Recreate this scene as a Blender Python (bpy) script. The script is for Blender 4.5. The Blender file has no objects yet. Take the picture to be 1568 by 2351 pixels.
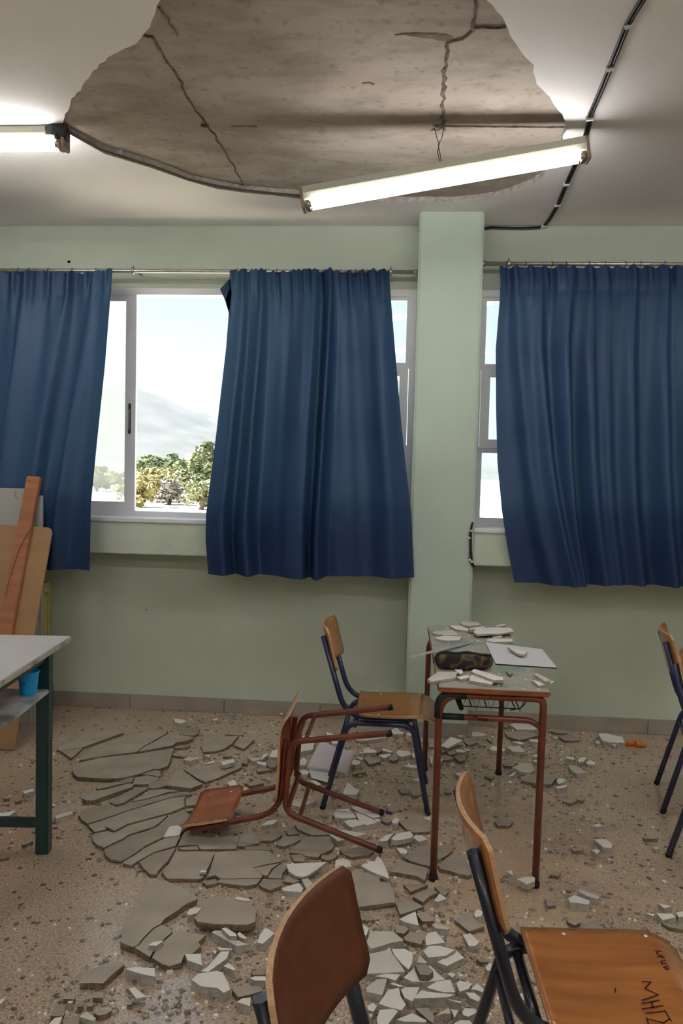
import bpy, bmesh, math, random
from mathutils import Vector, Matrix, noise
random.seed(7)
PI = math.pi
S = bpy.context.scene
COL = S.collection

# ------------------------------------------------------------------ camera
W, H, F = 1568, 2351, 1750.0
CAMZ = 1.55
YAW, PITCH, ROLL = .077, .0498, .0248
fw = Vector((-math.sin(YAW)*math.cos(PITCH), math.cos(YAW)*math.cos(PITCH), -math.sin(PITCH)))
r0 = fw.cross(Vector((0, 0, 1))).normalized(); u0 = r0.cross(fw)
rt = r0*math.cos(ROLL)+u0*math.sin(ROLL); up = -r0*math.sin(ROLL)+u0*math.cos(ROLL)
CAM = Vector((0, 0, CAMZ))
cd = bpy.data.cameras.new('camera'); cam = bpy.data.objects.new('camera', cd); COL.objects.link(cam)
cd.sensor_fit = 'HORIZONTAL'; cd.sensor_width = 36; cd.lens = 36*F/W; cd.clip_start = .02; cd.clip_end = 20000
cam.matrix_world = Matrix(((rt.x, up.x, -fw.x, 0), (rt.y, up.y, -fw.y, 0), (rt.z, up.z, -fw.z, CAMZ), (0, 0, 0, 1)))
S.camera = cam

# ------------------------------------------------------------------ sky, sun, exposure
S.view_settings.view_transform = 'Standard'; S.view_settings.look = 'None'
S.view_settings.gamma = 1; S.view_settings.use_curve_mapping = False
S.view_settings.exposure = 0.0
SKY_STRENGTH = .93; SUN_STRENGTH = 34.0; TUBE_FRONT = 36.0; TUBE_FILL = 47.0
wd = bpy.data.worlds.new('sky'); S.world = wd; wd.use_nodes = True
nt = wd.node_tree; nt.nodes.clear()
tc = nt.nodes.new('ShaderNodeTexCoord'); sx = nt.nodes.new('ShaderNodeSeparateXYZ'); cr = nt.nodes.new('ShaderNodeValToRGB')
bg = nt.nodes.new('ShaderNodeBackground'); wo = nt.nodes.new('ShaderNodeOutputWorld')
nt.links.new(tc.outputs['Generated'], sx.inputs[0]); nt.links.new(sx.outputs['Z'], cr.inputs[0])
nt.links.new(cr.outputs[0], bg.inputs[0]); nt.links.new(bg.outputs[0], wo.inputs[0])
e = cr.color_ramp.elements
e[0].position = 0.0; e[0].color = (.80, .91, .98, 1)
e[1].position = .26; e[1].color = (.60, .86, 1.0, 1)
k = e.new(.06); k.color = (.77, .91, 1.0, 1)
k = e.new(.8); k.color = (.36, .60, .92, 1)
bg.inputs[1].default_value = SKY_STRENGTH
sl = bpy.data.lights.new('sun', 'SUN'); sun = bpy.data.objects.new('sun', sl); COL.objects.link(sun)
sl.energy = SUN_STRENGTH; sl.angle = .01; sl.color = (1, .97, .92)
sun.rotation_euler = Vector((.72, .14, -.80)).to_track_quat('-Z', 'Y').to_euler()   # sun stands behind the building, to the left

# ------------------------------------------------------------------ pixel -> place helpers
def ray(x, y): return fw+rt*((x-W/2)/F)-up*((y-H/2)/F)
def on(x, y, z=0.0):
    d = ray(x, y); return CAM+d*((z-CAMZ)/d.z)
def at(x, y, Y):
    d = ray(x, y); return CAM+d*(Y/d.y)

# ------------------------------------------------------------------ materials
MATS = {}
def mat(name, col, rough=.6, spec=.4, metal=0, var=0, scale=8, bump=0, bscale=60, col2=None, stretch=None, emit=0, coat=0, trans=0, detail=5, lo=.35, hi=.65):
    m = bpy.data.materials.new(name); m.use_nodes = True; n = m.node_tree.nodes; l = m.node_tree.links
    b = n['Principled BSDF']
    b.inputs['Base Color'].default_value = (*col, 1); b.inputs['Roughness'].default_value = rough
    b.inputs['Specular IOR Level'].default_value = spec; b.inputs['Metallic'].default_value = metal
    b.inputs['Coat Weight'].default_value = coat; b.inputs['Coat Roughness'].default_value = .12
    b.inputs['Transmission Weight'].default_value = trans
    if emit:
        b.inputs['Emission Color'].default_value = (*col, 1); b.inputs['Emission Strength'].default_value = emit
    t = n.new('ShaderNodeTexCoord'); v = t.outputs['Object']
    if stretch:
        mp = n.new('ShaderNodeMapping'); mp.inputs['Scale'].default_value = stretch; l.new(v, mp.inputs[0]); v = mp.outputs[0]
    if var or col2:
        c2 = col2 or tuple(max(0, c*(1-var)) for c in col)
        nz = n.new('ShaderNodeTexNoise'); nz.inputs['Scale'].default_value = scale; nz.inputs['Detail'].default_value = detail
        l.new(v, nz.inputs[0]); rp = n.new('ShaderNodeValToRGB')
        rp.color_ramp.elements[0].position = lo; rp.color_ramp.elements[1].position = hi
        rp.color_ramp.elements[0].color = (*c2, 1); rp.color_ramp.elements[1].color = (*col, 1)
        l.new(nz.outputs[0], rp.inputs[0]); l.new(rp.outputs[0], b.inputs['Base Color'])
    if bump:
        nb = n.new('ShaderNodeTexNoise'); nb.inputs['Scale'].default_value = bscale; nb.inputs['Detail'].default_value = 3
        l.new(v, nb.inputs[0]); bp = n.new('ShaderNodeBump'); bp.inputs['Strength'].default_value = bump; bp.inputs['Distance'].default_value = .01
        l.new(nb.outputs[0], bp.inputs['Height']); l.new(bp.outputs[0], b.inputs['Normal'])
    MATS[name] = m
    return m

mat('wall_paint', (.56, .61, .51), .75, .3, var=.10, scale=1.6, bump=.12, bscale=45)
mat('pillar_paint', (.49, .58, .50), .7, .3, var=.08, scale=1.5, bump=.15, bscale=40)
mat('parapet_paint', (.60, .66, .56), .7, .3, var=.12, scale=5, bump=.15, bscale=40)
mat('white_wall', (.62, .62, .58), .8, .2)
mat('plaster_white', (.88, .845, .825), .85, .2, var=.06, scale=2, bump=.12, bscale=30)
mat('plaster_edge', (.46, .42, .38), .95, .1, var=.3, scale=40, bump=.4, bscale=80)
mat('shard_white', (.84, .80, .75), .85, .2, var=.10, scale=6, bump=.10, bscale=60)
mat('shard_white_dusty', (.66, .61, .55), .9, .15, var=.15, scale=6, bump=.15, bscale=60)
mat('shard_grey', (.42, .365, .31), .95, .1, var=.18, scale=7, bump=.25, bscale=90)
mat('shard_grey_dark', (.35, .30, .25), .95, .1, var=.18, scale=7, bump=.25, bscale=90)
mat('shard_side', (.22, .165, .115), .95, .1, var=.4, scale=60, bump=.6, bscale=90)
mat('marble', (.36, .31, .27), .4, .4, var=.18, scale=5)
mat('frame_white', (.80, .80, .81), .4, .5, var=.06, scale=6)
mat('window_dark', (.04, .04, .045), .7)  # near-black colour of the distant house windows
mat('metal', (.55, .54, .50), .28, .5, metal=.9, var=.2, scale=30)
mat('metal_dark', (.06, .055, .05), .5, .4, metal=.6)
mat('blue_tube', (.012, .023, .085), .35, .5, coat=.35, var=.3, scale=30)
mat('navy_tube', (.005, .007, .018), .32, .5, coat=.3)
mat('red_tube', (.165, .032, .012), .4, .5, coat=.25, col2=(.10, .018, .008), scale=14)
mat('rubber', (.012, .012, .014), .7, .3)
mat('green_steel', (.008, .035, .036), .4, .5, coat=.2)
mat('wood_edge', (.56, .34, .18), .5, .4, var=.4, scale=60, stretch=(1, 1, 30))
def wood(name, c1, c2, rough=.32, coat=.4, sc=3): mat(name, c1, rough, .5, col2=c2, scale=sc, stretch=(1.2, 9, 9), coat=coat, bump=.04, bscale=30, detail=4, lo=.3, hi=.7)
wood('ply', (.42, .185, .045), (.30, .115, .028))
wood('ply_orange', (.44, .17, .035), (.31, .10, .02), .22, .7)
wood('ply_shaded', (.115, .030, .008), (.08, .02, .005), .5, .06)  # near chair's plywood, its shaded side put into the base colour
wood('ply_red', (.34, .10, .03), (.24, .06, .018), .3, .5)
wood('timber', (.42, .17, .085), (.30, .11, .05), .45, .2)
wood('hardboard', (.36, .21, .10), (.29, .165, .08), .6, .05, 1.2)
wood('desk_edge', (.36, .09, .022), (.17, .04, .012), .45, .2, 5)
mat('table_white', (.66, .66, .66), .28, .5, var=.05, scale=3)
mat('table_edge', (.50, .46, .40), .6, .3, col2=(.16, .14, .12), scale=14, lo=.3, hi=.5)
mat('shelf_stained', (.52, .53, .55), .35, .5, col2=(.16, .17, .17), scale=7, lo=.38, hi=.6)
mat('panel_grey', (.44, .44, .42), .5, .4, var=.05, scale=2)
mat('radiator_cream', (.42, .38, .14), .5, .4, var=.15, scale=10)
mat('paper', (.66, .66, .68), .8, .2)
mat('paper_mauve', (.60, .56, .58), .8, .2)
mat('dark_cover', (.03, .03, .03), .6)
mat('zip_black', (.008, .008, .008), .6)
mat('orange_plastic', (.62, .16, .015), .4, .4)
mat('orange_wrapper', (.50, .13, .02), .4, .4, col2=(.7, .6, .5), scale=20)
mat('blue_plastic', (.01, .012, .16), .4, .4)
mat('ink', (.045, .012, .006), .8, .1)
mat('ink_black', (.012, .008, .006), .8, .1)
mat('cable', (.012, .012, .012), .5, .3)
mat('cable_grey', (.12, .10, .09), .6, .3)
mat('clip_white', (.6, .6, .58), .5, .3)
mat('lamp_housing', (.60, .60, .50), .4, .4, var=.05, scale=5)
mat('lamp_holder', (.36, .27, .20), .5, .3, var=.4, scale=40)
mat('render_outer', (.62, .46, .36), .9, .1)
mat('rubble_fine', (.42, .38, .33), .95, .1, col2=(.16, .125, .09), scale=90)
mat('screw', (.75, .72, .66), .25, .5, metal=.8)
for nm, c in (('leaf_yellow', (.36, .32, .14)), ('leaf_green', (.17, .21, .10)), ('leaf_olive', (.26, .28, .16)), ('leaf_grey', (.28, .275, .25)), ('leaf_dark', (.13, .17, .10))):
    mat(nm, c, .8, .2, var=.35, scale=1.2)
mat('bark', (.20, .15, .11), .9, .1)
mat('dry_ground', (.60, .53, .45), .95, .1, col2=(.52, .48, .37), scale=.12, bump=.1, bscale=1)
mat('hill_scrub', (.10, .10, .105), .95, .1, col2=(.065, .078, .068), scale=.02, detail=9)
mat('house_wall', (.5, .48, .44), .8, .2)
mat('house_roof', (.25, .12, .08), .8, .2)

def tube_mat(name, strength):
    m = bpy.data.materials.new(name); m.use_nodes = True; n = m.node_tree.nodes; n.clear()
    em = n.new('ShaderNodeEmission'); em.inputs[0].default_value = (1.0, .985, .965, 1); em.inputs[1].default_value = strength
    o = n.new('ShaderNodeOutputMaterial'); m.node_tree.links.new(em.outputs[0], o.inputs[0]); MATS[name] = m
tube_mat('tube_lit', TUBE_FRONT); tube_mat('tube_fill', TUBE_FILL)

def curtain_mat():
    m = bpy.data.materials.new('curtain_cloth'); m.use_nodes = True; n = m.node_tree.nodes; l = m.node_tree.links; n.clear()
    d = n.new('ShaderNodeBsdfDiffuse'); d.inputs[0].default_value = (.028, .054, .150, 1)
    g = n.new('ShaderNodeBsdfGlossy'); g.inputs[0].default_value = (.6, .7, .8, 1); g.inputs[1].default_value = .45
    t = n.new('ShaderNodeBsdfTranslucent'); t.inputs[0].default_value = (.026, .064, .095, 1)
    a = n.new('ShaderNodeMixShader'); a.inputs[0].default_value = .34
    b = n.new('ShaderNodeMixShader'); b.inputs[0].default_value = .03
    o = n.new('ShaderNodeOutputMaterial')
    tcn = n.new('ShaderNodeTexCoord'); wv = n.new('ShaderNodeTexNoise'); wv.inputs['Scale'].default_value = 500
    bp = n.new('ShaderNodeBump'); bp.inputs['Strength'].default_value = .15; bp.inputs['Distance'].default_value = .002
    l.new(tcn.outputs['Object'], wv.inputs[0]); l.new(wv.outputs[0], bp.inputs['Height']); l.new(bp.outputs[0], d.inputs['Normal'])
    l.new(d.outputs[0], a.inputs[1]); l.new(t.outputs[0], a.inputs[2]); l.new(a.outputs[0], b.inputs[1]); l.new(g.outputs[0], b.inputs[2])
    l.new(b.outputs[0], o.inputs[0]); MATS['curtain_cloth'] = m
curtain_mat()

def glass_mat(name, haze, col):
    m = bpy.data.materials.new(name); m.use_nodes = True; n = m.node_tree.nodes; l = m.node_tree.links; n.clear()
    tr = n.new('ShaderNodeBsdfTransparent'); tr.inputs[0].default_value = (*col, 1)
    gl = n.new('ShaderNodeBsdfGlossy'); gl.inputs[1].default_value = .02
    df = n.new('ShaderNodeBsdfTranslucent'); df.inputs[0].default_value = (.9, .95, .92, 1)
    fr = n.new('ShaderNodeFresnel'); fr.inputs[0].default_value = 1.5
    a = n.new('ShaderNodeMixShader'); a.inputs[0].default_value = haze
    b = n.new('ShaderNodeMixShader'); o = n.new('ShaderNodeOutputMaterial')
    l.new(tr.outputs[0], a.inputs[1]); l.new(df.outputs[0], a.inputs[2])
    l.new(fr.outputs[0], b.inputs[0]); l.new(a.outputs[0], b.inputs[1]); l.new(gl.outputs[0], b.inputs[2]); l.new(b.outputs[0], o.inputs[0])
    MATS[name] = m
glass_mat('glass_dusty', .22, (.93, .97, .96)); glass_mat('glass_clear', .04, (.96, .98, .98))

def cup_mat():
    m = mat('cup_blue', (.02, .42, .85), .3, .5, col2=(.0, .22, .62), scale=25, lo=.3, hi=.5)
    b = m.node_tree.nodes['Principled BSDF']; b.inputs['Subsurface Weight'].default_value = .4; b.inputs['Subsurface Radius'].default_value = (.01, .02, .03)
cup_mat()

def camo_mat():
    m = bpy.data.materials.new('camo_cloth'); m.use_nodes = True; n = m.node_tree.nodes; l = m.node_tree.links; b = n['Principled BSDF']
    b.inputs['Roughness'].default_value = .85
    t = n.new('ShaderNodeTexCoord'); z = n.new('ShaderNodeTexNoise'); z.inputs['Scale'].default_value = 16; z.inputs['Detail'].default_value = 1.5
    r = n.new('ShaderNodeValToRGB'); r.color_ramp.interpolation = 'CONSTANT'
    el = r.color_ramp.elements; el[0].position = 0; el[0].color = (.012, .012, .014, 1); el[1].position = .50; el[1].color = (.05, .042, .02, 1)
    q = el.new(.55); q.color = (.13, .075, .03, 1); q = el.new(.59); q.color = (.07, .022, .012, 1); q = el.new(.63); q.color = (.012, .012, .014, 1)
    l.new(t.outputs['Object'], z.inputs[0]); l.new(z.outputs[0], r.inputs[0]); l.new(r.outputs[0], b.inputs['Base Color']); MATS['camo_cloth'] = m
camo_mat()

def floor_mat():
    m = bpy.data.materials.new('terrazzo'); m.use_nodes = True; n = m.node_tree.nodes; l = m.node_tree.links; b = n['Principled BSDF']
    t = n.new('ShaderNodeTexCoord'); O = t.outputs['Object']
    def noise_(sc, det=4):
        z = n.new('ShaderNodeTexNoise'); z.inputs['Scale'].default_value = sc; z.inputs['Detail'].default_value = det; l.new(O, z.inputs[0]); return z.outputs[0]
    def ramp(src, p0, c0, p1, c1):
        r = n.new('ShaderNodeValToRGB'); r.color_ramp.elements[0].position = p0; r.color_ramp.elements[1].position = p1
        r.color_ramp.elements[0].color = (*c0, 1); r.color_ramp.elements[1].color = (*c1, 1); l.new(src, r.inputs[0]); return r.outputs[0]
    def mix(f, a, c, typ='MIX'):
        x = n.new('ShaderNodeMix'); x.data_type = 'RGBA'; x.blend_type = typ
        if isinstance(f, float): x.inputs[0].default_value = f
        else: l.new(f, x.inputs[0])
        for i, s in ((6, a), (7, c)):
            if isinstance(s, tuple): x.inputs[i].default_value = (*s, 1)
            else: l.new(s, x.inputs[i])
        return x.outputs[2]
    base = ramp(noise_(2.2), .35, (.50, .365, .265), .7, (.60, .465, .35))
    grit = ramp(noise_(130, 2), .40, (.62, .62, .62), .62, (1.12, 1.12, 1.12))
    base = mix(1.0, base, grit, 'MULTIPLY')
    def spots(sc, rad, seedoff):
        mp = n.new('ShaderNodeMapping'); mp.inputs['Location'].default_value = (seedoff, seedoff*.7, 0); mp.inputs['Rotation'].default_value = (0, 0, seedoff); l.new(O, mp.inputs[0])
        nz = n.new('ShaderNodeTexNoise'); nz.inputs['Scale'].default_value = sc*1.7; l.new(mp.outputs[0], nz.inputs[0])
        ad = n.new('ShaderNodeMix'); ad.data_type = 'VECTOR'; ad.inputs[0].default_value = .012; l.new(mp.outputs[0], ad.inputs[4]); l.new(nz.outputs['Color'], ad.inputs[5])
        v = n.new('ShaderNodeTexVoronoi'); v.inputs['Scale'].default_value = sc; v.inputs['Randomness'].default_value = 1; l.new(ad.outputs[1], v.inputs[0])
        c = n.new('ShaderNodeSeparateColor'); l.new(v.outputs['Color'], c.inputs[0])
        mr = n.new('ShaderNodeMath'); mr.operation = 'MULTIPLY'; mr.inputs[1].default_value = rad; l.new(c.outputs[0], mr.inputs[0])
        lt = n.new('ShaderNodeMath'); lt.operation = 'LESS_THAN'; l.new(v.outputs['Distance'], lt.inputs[0]); l.new(mr.outputs[0], lt.inputs[1]); return lt.outputs[0]
    sp1 = spots(24, .30, 1.3); sp2 = spots(55, .30, 4.1); sp3 = spots(40, .30, 7.7)
    col = mix(sp1, base, (.13, .09, .068)); col = mix(sp2, col, (.24, .175, .13)); col = mix(sp3, col, (.42, .37, .31))
    # dust fallen from the ceiling lies thickest around the debris
    sub = n.new('ShaderNodeVectorMath'); sub.operation = 'SUBTRACT'; sub.inputs[1].default_value = (.35, 3.0, 0); l.new(O, sub.inputs[0])
    sc = n.new('ShaderNodeVectorMath'); sc.operation = 'MULTIPLY'; sc.inputs[1].default_value = (.62, .5, 0); l.new(sub.outputs[0], sc.inputs[0])
    ln = n.new('ShaderNodeVectorMath'); ln.operation = 'LENGTH'; l.new(sc.outputs[0], ln.inputs[0])
    nn = n.new('ShaderNodeMath'); nn.operation = 'MULTIPLY_ADD'; l.new(noise_(3.5, 5), nn.inputs[0]); nn.inputs[1].default_value = 1.3; l.new(ln.outputs['Value'], nn.inputs[2])
    dust = ramp(nn.outputs[0], .75, (.62, .62, .62), 1.75, (.0, .0, .0))
    dn = ramp(noise_(60, 3), .35, (.45, .315, .19), .68, (.58, .44, .285))
    col = mix(dust, col, dn); l.new(col, b.inputs['Base Color'])
    rr = n.new('ShaderNodeMath'); rr.operation = 'MULTIPLY_ADD'; l.new(dust, rr.inputs[0]); rr.inputs[1].default_value = .70; rr.inputs[2].default_value = .08
    rz = n.new('ShaderNodeMath'); rz.operation = 'MULTIPLY_ADD'; l.new(noise_(9, 3), rz.inputs[0]); rz.inputs[1].default_value = .25; l.new(rr.outputs[0], rz.inputs[2])
    l.new(rz.outputs[0], b.inputs['Roughness']); b.inputs['IOR'].default_value = 1.85
    bp = n.new('ShaderNodeBump'); bp.inputs['Strength'].default_value = .10; bp.inputs['Distance'].default_value = .004; l.new(noise_(70, 3), bp.inputs['Height']); l.new(bp.outputs[0], b.inputs['Normal'])
    MATS['terrazzo'] = m
floor_mat()

def concrete_mat():
    m = bpy.data.materials.new('raw_concrete'); m.use_nodes = True; n = m.node_tree.nodes; l = m.node_tree.links; b = n['Principled BSDF']
    t = n.new('ShaderNodeTexCoord'); O = t.outputs['Object']
    def nz(s, d, st=None):
        z = n.new('ShaderNodeTexNoise'); z.inputs['Scale'].default_value = s; z.inputs['Detail'].default_value = d
        if st:
            mp = n.new('ShaderNodeMapping'); mp.inputs['Scale'].default_value = st; l.new(O, mp.inputs[0]); l.new(mp.outputs[0], z.inputs[0])
        else: l.new(O, z.inputs[0])
        return z.outputs[0]
    def ramp(src, p0, c0, p1, c1):
        r = n.new('ShaderNodeValToRGB'); r.color_ramp.elements[0].position = p0; r.color_ramp.elements[1].position = p1
        r.color_ramp.elements[0].color = (*c0, 1); r.color_ramp.elements[1].color = (*c1, 1); l.new(src, r.inputs[0]); return r.outputs[0]
    def mul(a, c):
        x = n.new('ShaderNodeMix'); x.data_type = 'RGBA'; x.blend_type = 'MULTIPLY'; x.inputs[0].default_value = 1; l.new(a, x.inputs[6]); l.new(c, x.inputs[7]); return x.outputs[2]
    c = ramp(nz(1.6, 6), .34, (.33, .275, .235), .68, (.43, .375, .325))
    c = mul(c, ramp(nz(5, 5, (1, 2.2, 1)), .36, (.84, .83, .82), .56, (1.05, 1.05, 1.05)))
    c = mul(c, ramp(nz(26, 5), .30, (.78, .76, .74), .42, (1, 1, 1)))
    l.new(c, b.inputs['Base Color']); b.inputs['Roughness'].default_value = .92; b.inputs['Specular IOR Level'].default_value = .15
    bp = n.new('ShaderNodeBump'); bp.inputs['Strength'].default_value = .35; bp.inputs['Distance'].default_value = .01; l.new(nz(14, 5), bp.inputs['Height']); l.new(bp.outputs[0], b.inputs['Normal'])
    MATS['raw_concrete'] = m
concrete_mat()
mat('concrete_fin_shadow', (.20, .165, .14), .95, .1, var=.5, scale=30, bump=.5, bscale=50)
mat('concrete_stain', (.25, .20, .165), .95, .1, var=.4, scale=10, bump=.4, bscale=40)
def desktop_mat():
    mat('desk_laminate', (.36, .35, .30), .8, .2, col2=(.17, .27, .23), scale=6, lo=.33, hi=.46, bump=.15, bscale=90, detail=9)
desktop_mat()

# ------------------------------------------------------------------ mesh helpers
def obj(name, me, m=None, parent=None):
    o = bpy.data.objects.new(name, me); COL.objects.link(o)
    if m:
        for x in ([m] if isinstance(m, str) else m): me.materials.append(MATS[x])
    if parent: o.parent = parent
    return o
def frombm(name, bm, m, parent=None, smooth=False, loc=None):
    me = bpy.data.meshes.new(name); bmesh.ops.recalc_face_normals(bm, faces=bm.faces)
    if loc is not None: bmesh.ops.translate(bm, verts=bm.verts, vec=-Vector(loc))
    bm.to_mesh(me); bm.free()
    if smooth:
        for p in me.polygons: p.use_smooth = True
    o = obj(name, me, m, parent)
    if loc is not None: o.location = loc
    return o
def tag(o, label=None, cat=None, group=None, kind=None):
    if label: o['label'] = label
    if cat: o['category'] = cat
    if group: o['group'] = group
    if kind: o['kind'] = kind
    return o
def empty(name, loc=(0, 0, 0), rot=(0, 0, 0)):
    o = bpy.data.objects.new(name, None); COL.objects.link(o); o.location = loc; o.rotation_euler = rot; o.empty_display_size = .05; return o
def bbox(bm, x0, x1, y0, y1, z0, z1, mtx=None, mi=0):
    vs = [bm.verts.new(p) for p in ((x0, y0, z0), (x1, y0, z0), (x1, y1, z0), (x0, y1, z0), (x0, y0, z1), (x1, y0, z1), (x1, y1, z1), (x0, y1, z1))]
    if mtx:
        for v in vs: v.co = mtx @ v.co
    for f in ((3, 2, 1, 0), (4, 5, 6, 7), (0, 1, 5, 4), (1, 2, 6, 5), (2, 3, 7, 6), (3, 0, 4, 7)):
        bm.faces.new([vs[i] for i in f]).material_index = mi
    return vs
def box(name, x0, x1, y0, y1, z0, z1, m, parent=None, bevel=0):
    bm = bmesh.new(); bbox(bm, min(x0, x1), max(x0, x1), min(y0, y1), max(y0, y1), min(z0, z1), max(z0, z1))
    if bevel: bmesh.ops.bevel(bm, geom=bm.edges[:], offset=bevel, segments=2, affect='EDGES')
    return frombm(name, bm, m, parent)
def fillet(pts, rads, seg=6):
    """round the inner corners of a polyline"""
    out = [Vector(pts[0])]
    for i in range(1, len(pts)-1):
        p = Vector(pts[i]); a = Vector(pts[i-1])-p; b = Vector(pts[i+1])-p
        r = rads if not isinstance(rads, (list, tuple)) else rads[i-1]
        t = min(r, a.length*.49, b.length*.49)
        A = p+a.normalized()*t; B = p+b.normalized()*t
        for k in range(seg+1):
            s = k/seg; out.append(A*(1-s)**2+p*2*s*(1-s)+B*s*s)
    out.append(Vector(pts[-1])); return out
def sweep(bm, pts, rad, seg=8, sq=False, flat=1.0, cap=True, mi=0, upv=None):
    """tube along a polyline; sq gives a rounded square section, flat squeezes it"""
    pts = [Vector(p) for p in pts]; n = len(pts); rings = []; prev = None
    for i, p in enumerate(pts):
        t = (pts[min(i+1, n-1)]-pts[max(i-1, 0)]).normalized()
        if prev is None:
            ref = Vector(upv) if upv else (Vector((0, 0, 1)) if abs(t.z) < .9 else Vector((0, 1, 0)))
            a = (ref-t*ref.dot(t)).normalized()
        else: a = (prev-t*prev.dot(t)).normalized()
        prev = a; b = t.cross(a); ring = []
        rr = rad[i] if isinstance(rad, (list, tuple)) else rad
        for k in range(seg):
            an = 2*PI*(k+.5)/seg; ca, sa = math.cos(an), math.sin(an)
            if sq:
                q = 1/max(abs(ca), abs(sa)); q = 1+(q-1)*.8; ca *= q; sa *= q
            ring.append(bm.verts.new(p+a*ca*rr+b*sa*rr*flat))
        rings.append(ring)
    for i in range(n-1):
        for k in range(seg):
            f = bm.faces.new((rings[i][k], rings[i][(k+1) % seg], rings[i+1][(k+1) % seg], rings[i+1][k])); f.smooth = not sq; f.material_index = mi
    if cap:
        bm.faces.new(rings[0][::-1]).material_index = mi; bm.faces.new(rings[-1]).material_index = mi
    return rings
def tube(name, pts, rad, m, parent=None, **kw):
    bm = bmesh.new(); sweep(bm, pts, rad, **kw); return frombm(name, bm, m, parent)
def lathe(bm, prof, c=(0, 0, 0), seg=20, mi=0):
    rings = []
    for r, z in prof: rings.append([bm.verts.new((c[0]+r*math.cos(2*PI*k/seg), c[1]+r*math.sin(2*PI*k/seg), c[2]+z)) for k in range(seg)])
    for i in range(len(prof)-1):
        for k in range(seg):
            f = bm.faces.new((rings[i][k], rings[i][(k+1) % seg], rings[i+1][(k+1) % seg], rings[i+1][k])); f.smooth = True; f.material_index = mi
def grid(name, nu, nv, fn, m, parent=None, smooth=True, thick=0):
    me = bpy.data.meshes.new(name); vs = [tuple(fn(i/nu, j/nv)) for j in range(nv+1) for i in range(nu+1)]
    fs = [(j*(nu+1)+i, j*(nu+1)+i+1, (j+1)*(nu+1)+i+1, (j+1)*(nu+1)+i) for j in range(nv) for i in range(nu)]
    me.from_pydata(vs, [], fs)
    for p in me.polygons: p.use_smooth = smooth
    o = obj(name, me, m, parent)
    if thick:
        md = o.modifiers.new('thickness', 'SOLIDIFY'); md.thickness = thick; md.offset = 0
    return o
def copy_tree(o, parent=None):
    c = o.copy(); COL.objects.link(c)
    if parent: c.parent = parent
    for ch in list(o.children): copy_tree(ch, c)
    return c

# ------------------------------------------------------------------ the room
D = 4.76            # inner face of the window wall
HC = 3.074          # plaster face of the ceiling
XL, XR, YB = -4.2, 4.2, -3.6
ZW0, ZW1 = 1.25, 2.69   # window opening
PX0, PX1, PY = .063, .434, 4.495  # pillar
def struct(o): o['kind'] = 'structure'; return o
struct(box('floor', XL-.25, XR+.25, YB-.25, D+.02, -.35, 0, 'terrazzo'))
# concrete slab and plaster skin with the fallen field
slab = struct(box('ceiling', XL-.25, XR+.25, YB-.25, D+.25, HC+.028, HC+.35, 'raw_concrete'))
hole_px = [(368,0),(352,40),(345,62),(330,78),(312,100),(285,112),(262,124),(240,142),(213,163),(205,178),(188,200),(164,226),(160,245),(148,270),(141,287),(160,305),(238,346),(345,379),(400,398),(432,412),(500,427),(560,437),(620,443),(690,449),(740,455),(800,461),(860,463),(960,464),(1060,462),(1120,455),(1180,440),(1225,422),(1245,405),(1251,392),(1248,360),(1290,330),(1300,300),(1301,290),(1291,262),(1275,245),(1262,222),(1247,207),(1232,193),(1229,178),(1226,150),(1205,130),(1192,112),(1178,92),(1168,70),(1160,52),(1140,25),(1117,0)]
hole = [on(x, y, HC).xy for x, y in hole_px]
hole += [Vector((.50, 2.05)), Vector((.36, 1.75)), Vector((.05, 1.6)), Vector((-.35, 1.72)), Vector((-.62, 1.98))]
rg = random.Random(3); hp = []
for i, p in enumerate(hole):
    q = hole[(i+1) % len(hole)]; hp.append(p)
    n_ = max(1, int((q-p).length/.03)); nrm = Vector((q.y-p.y, p.x-q.x)).normalized()
    for k in range(1, n_): hp.append(p.lerp(q, k/n_)+nrm*rg.uniform(-.007, .007))
from mathutils.geometry import tessellate_polygon
outer = [Vector((XL, YB)), Vector((XR, YB)), Vector((XR, D)), Vector((XL, D))]
loops = [[Vector((p.x, p.y, 0)) for p in outer], [Vector((p.x, p.y, 0)) for p in hp]]
flat = outer+hp
tris = tessellate_polygon(loops)
bm = bmesh.new(); vb = [bm.verts.new((p.x, p.y, HC)) for p in flat]; vt = [bm.verts.new((p.x+rg.uniform(-.008, .008), p.y+rg.uniform(-.008, .008), HC+.03)) for p in flat]
for t in tris:
    try: bm.faces.new([vb[i] for i in t])
    except ValueError: pass
for s, n_ in ((0, 4), (4, len(hp))):
    for i in range(n_):
        a, b = s+i, s+(i+1) % n_
        bm.faces.new((vb[a], vb[b], vt[b], vt[a])).material_index = 1
frombm('plaster_layer', bm, ['plaster_white', 'plaster_edge'], slab)['label'] = 'white ceiling plaster broken away around a large hole'
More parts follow.
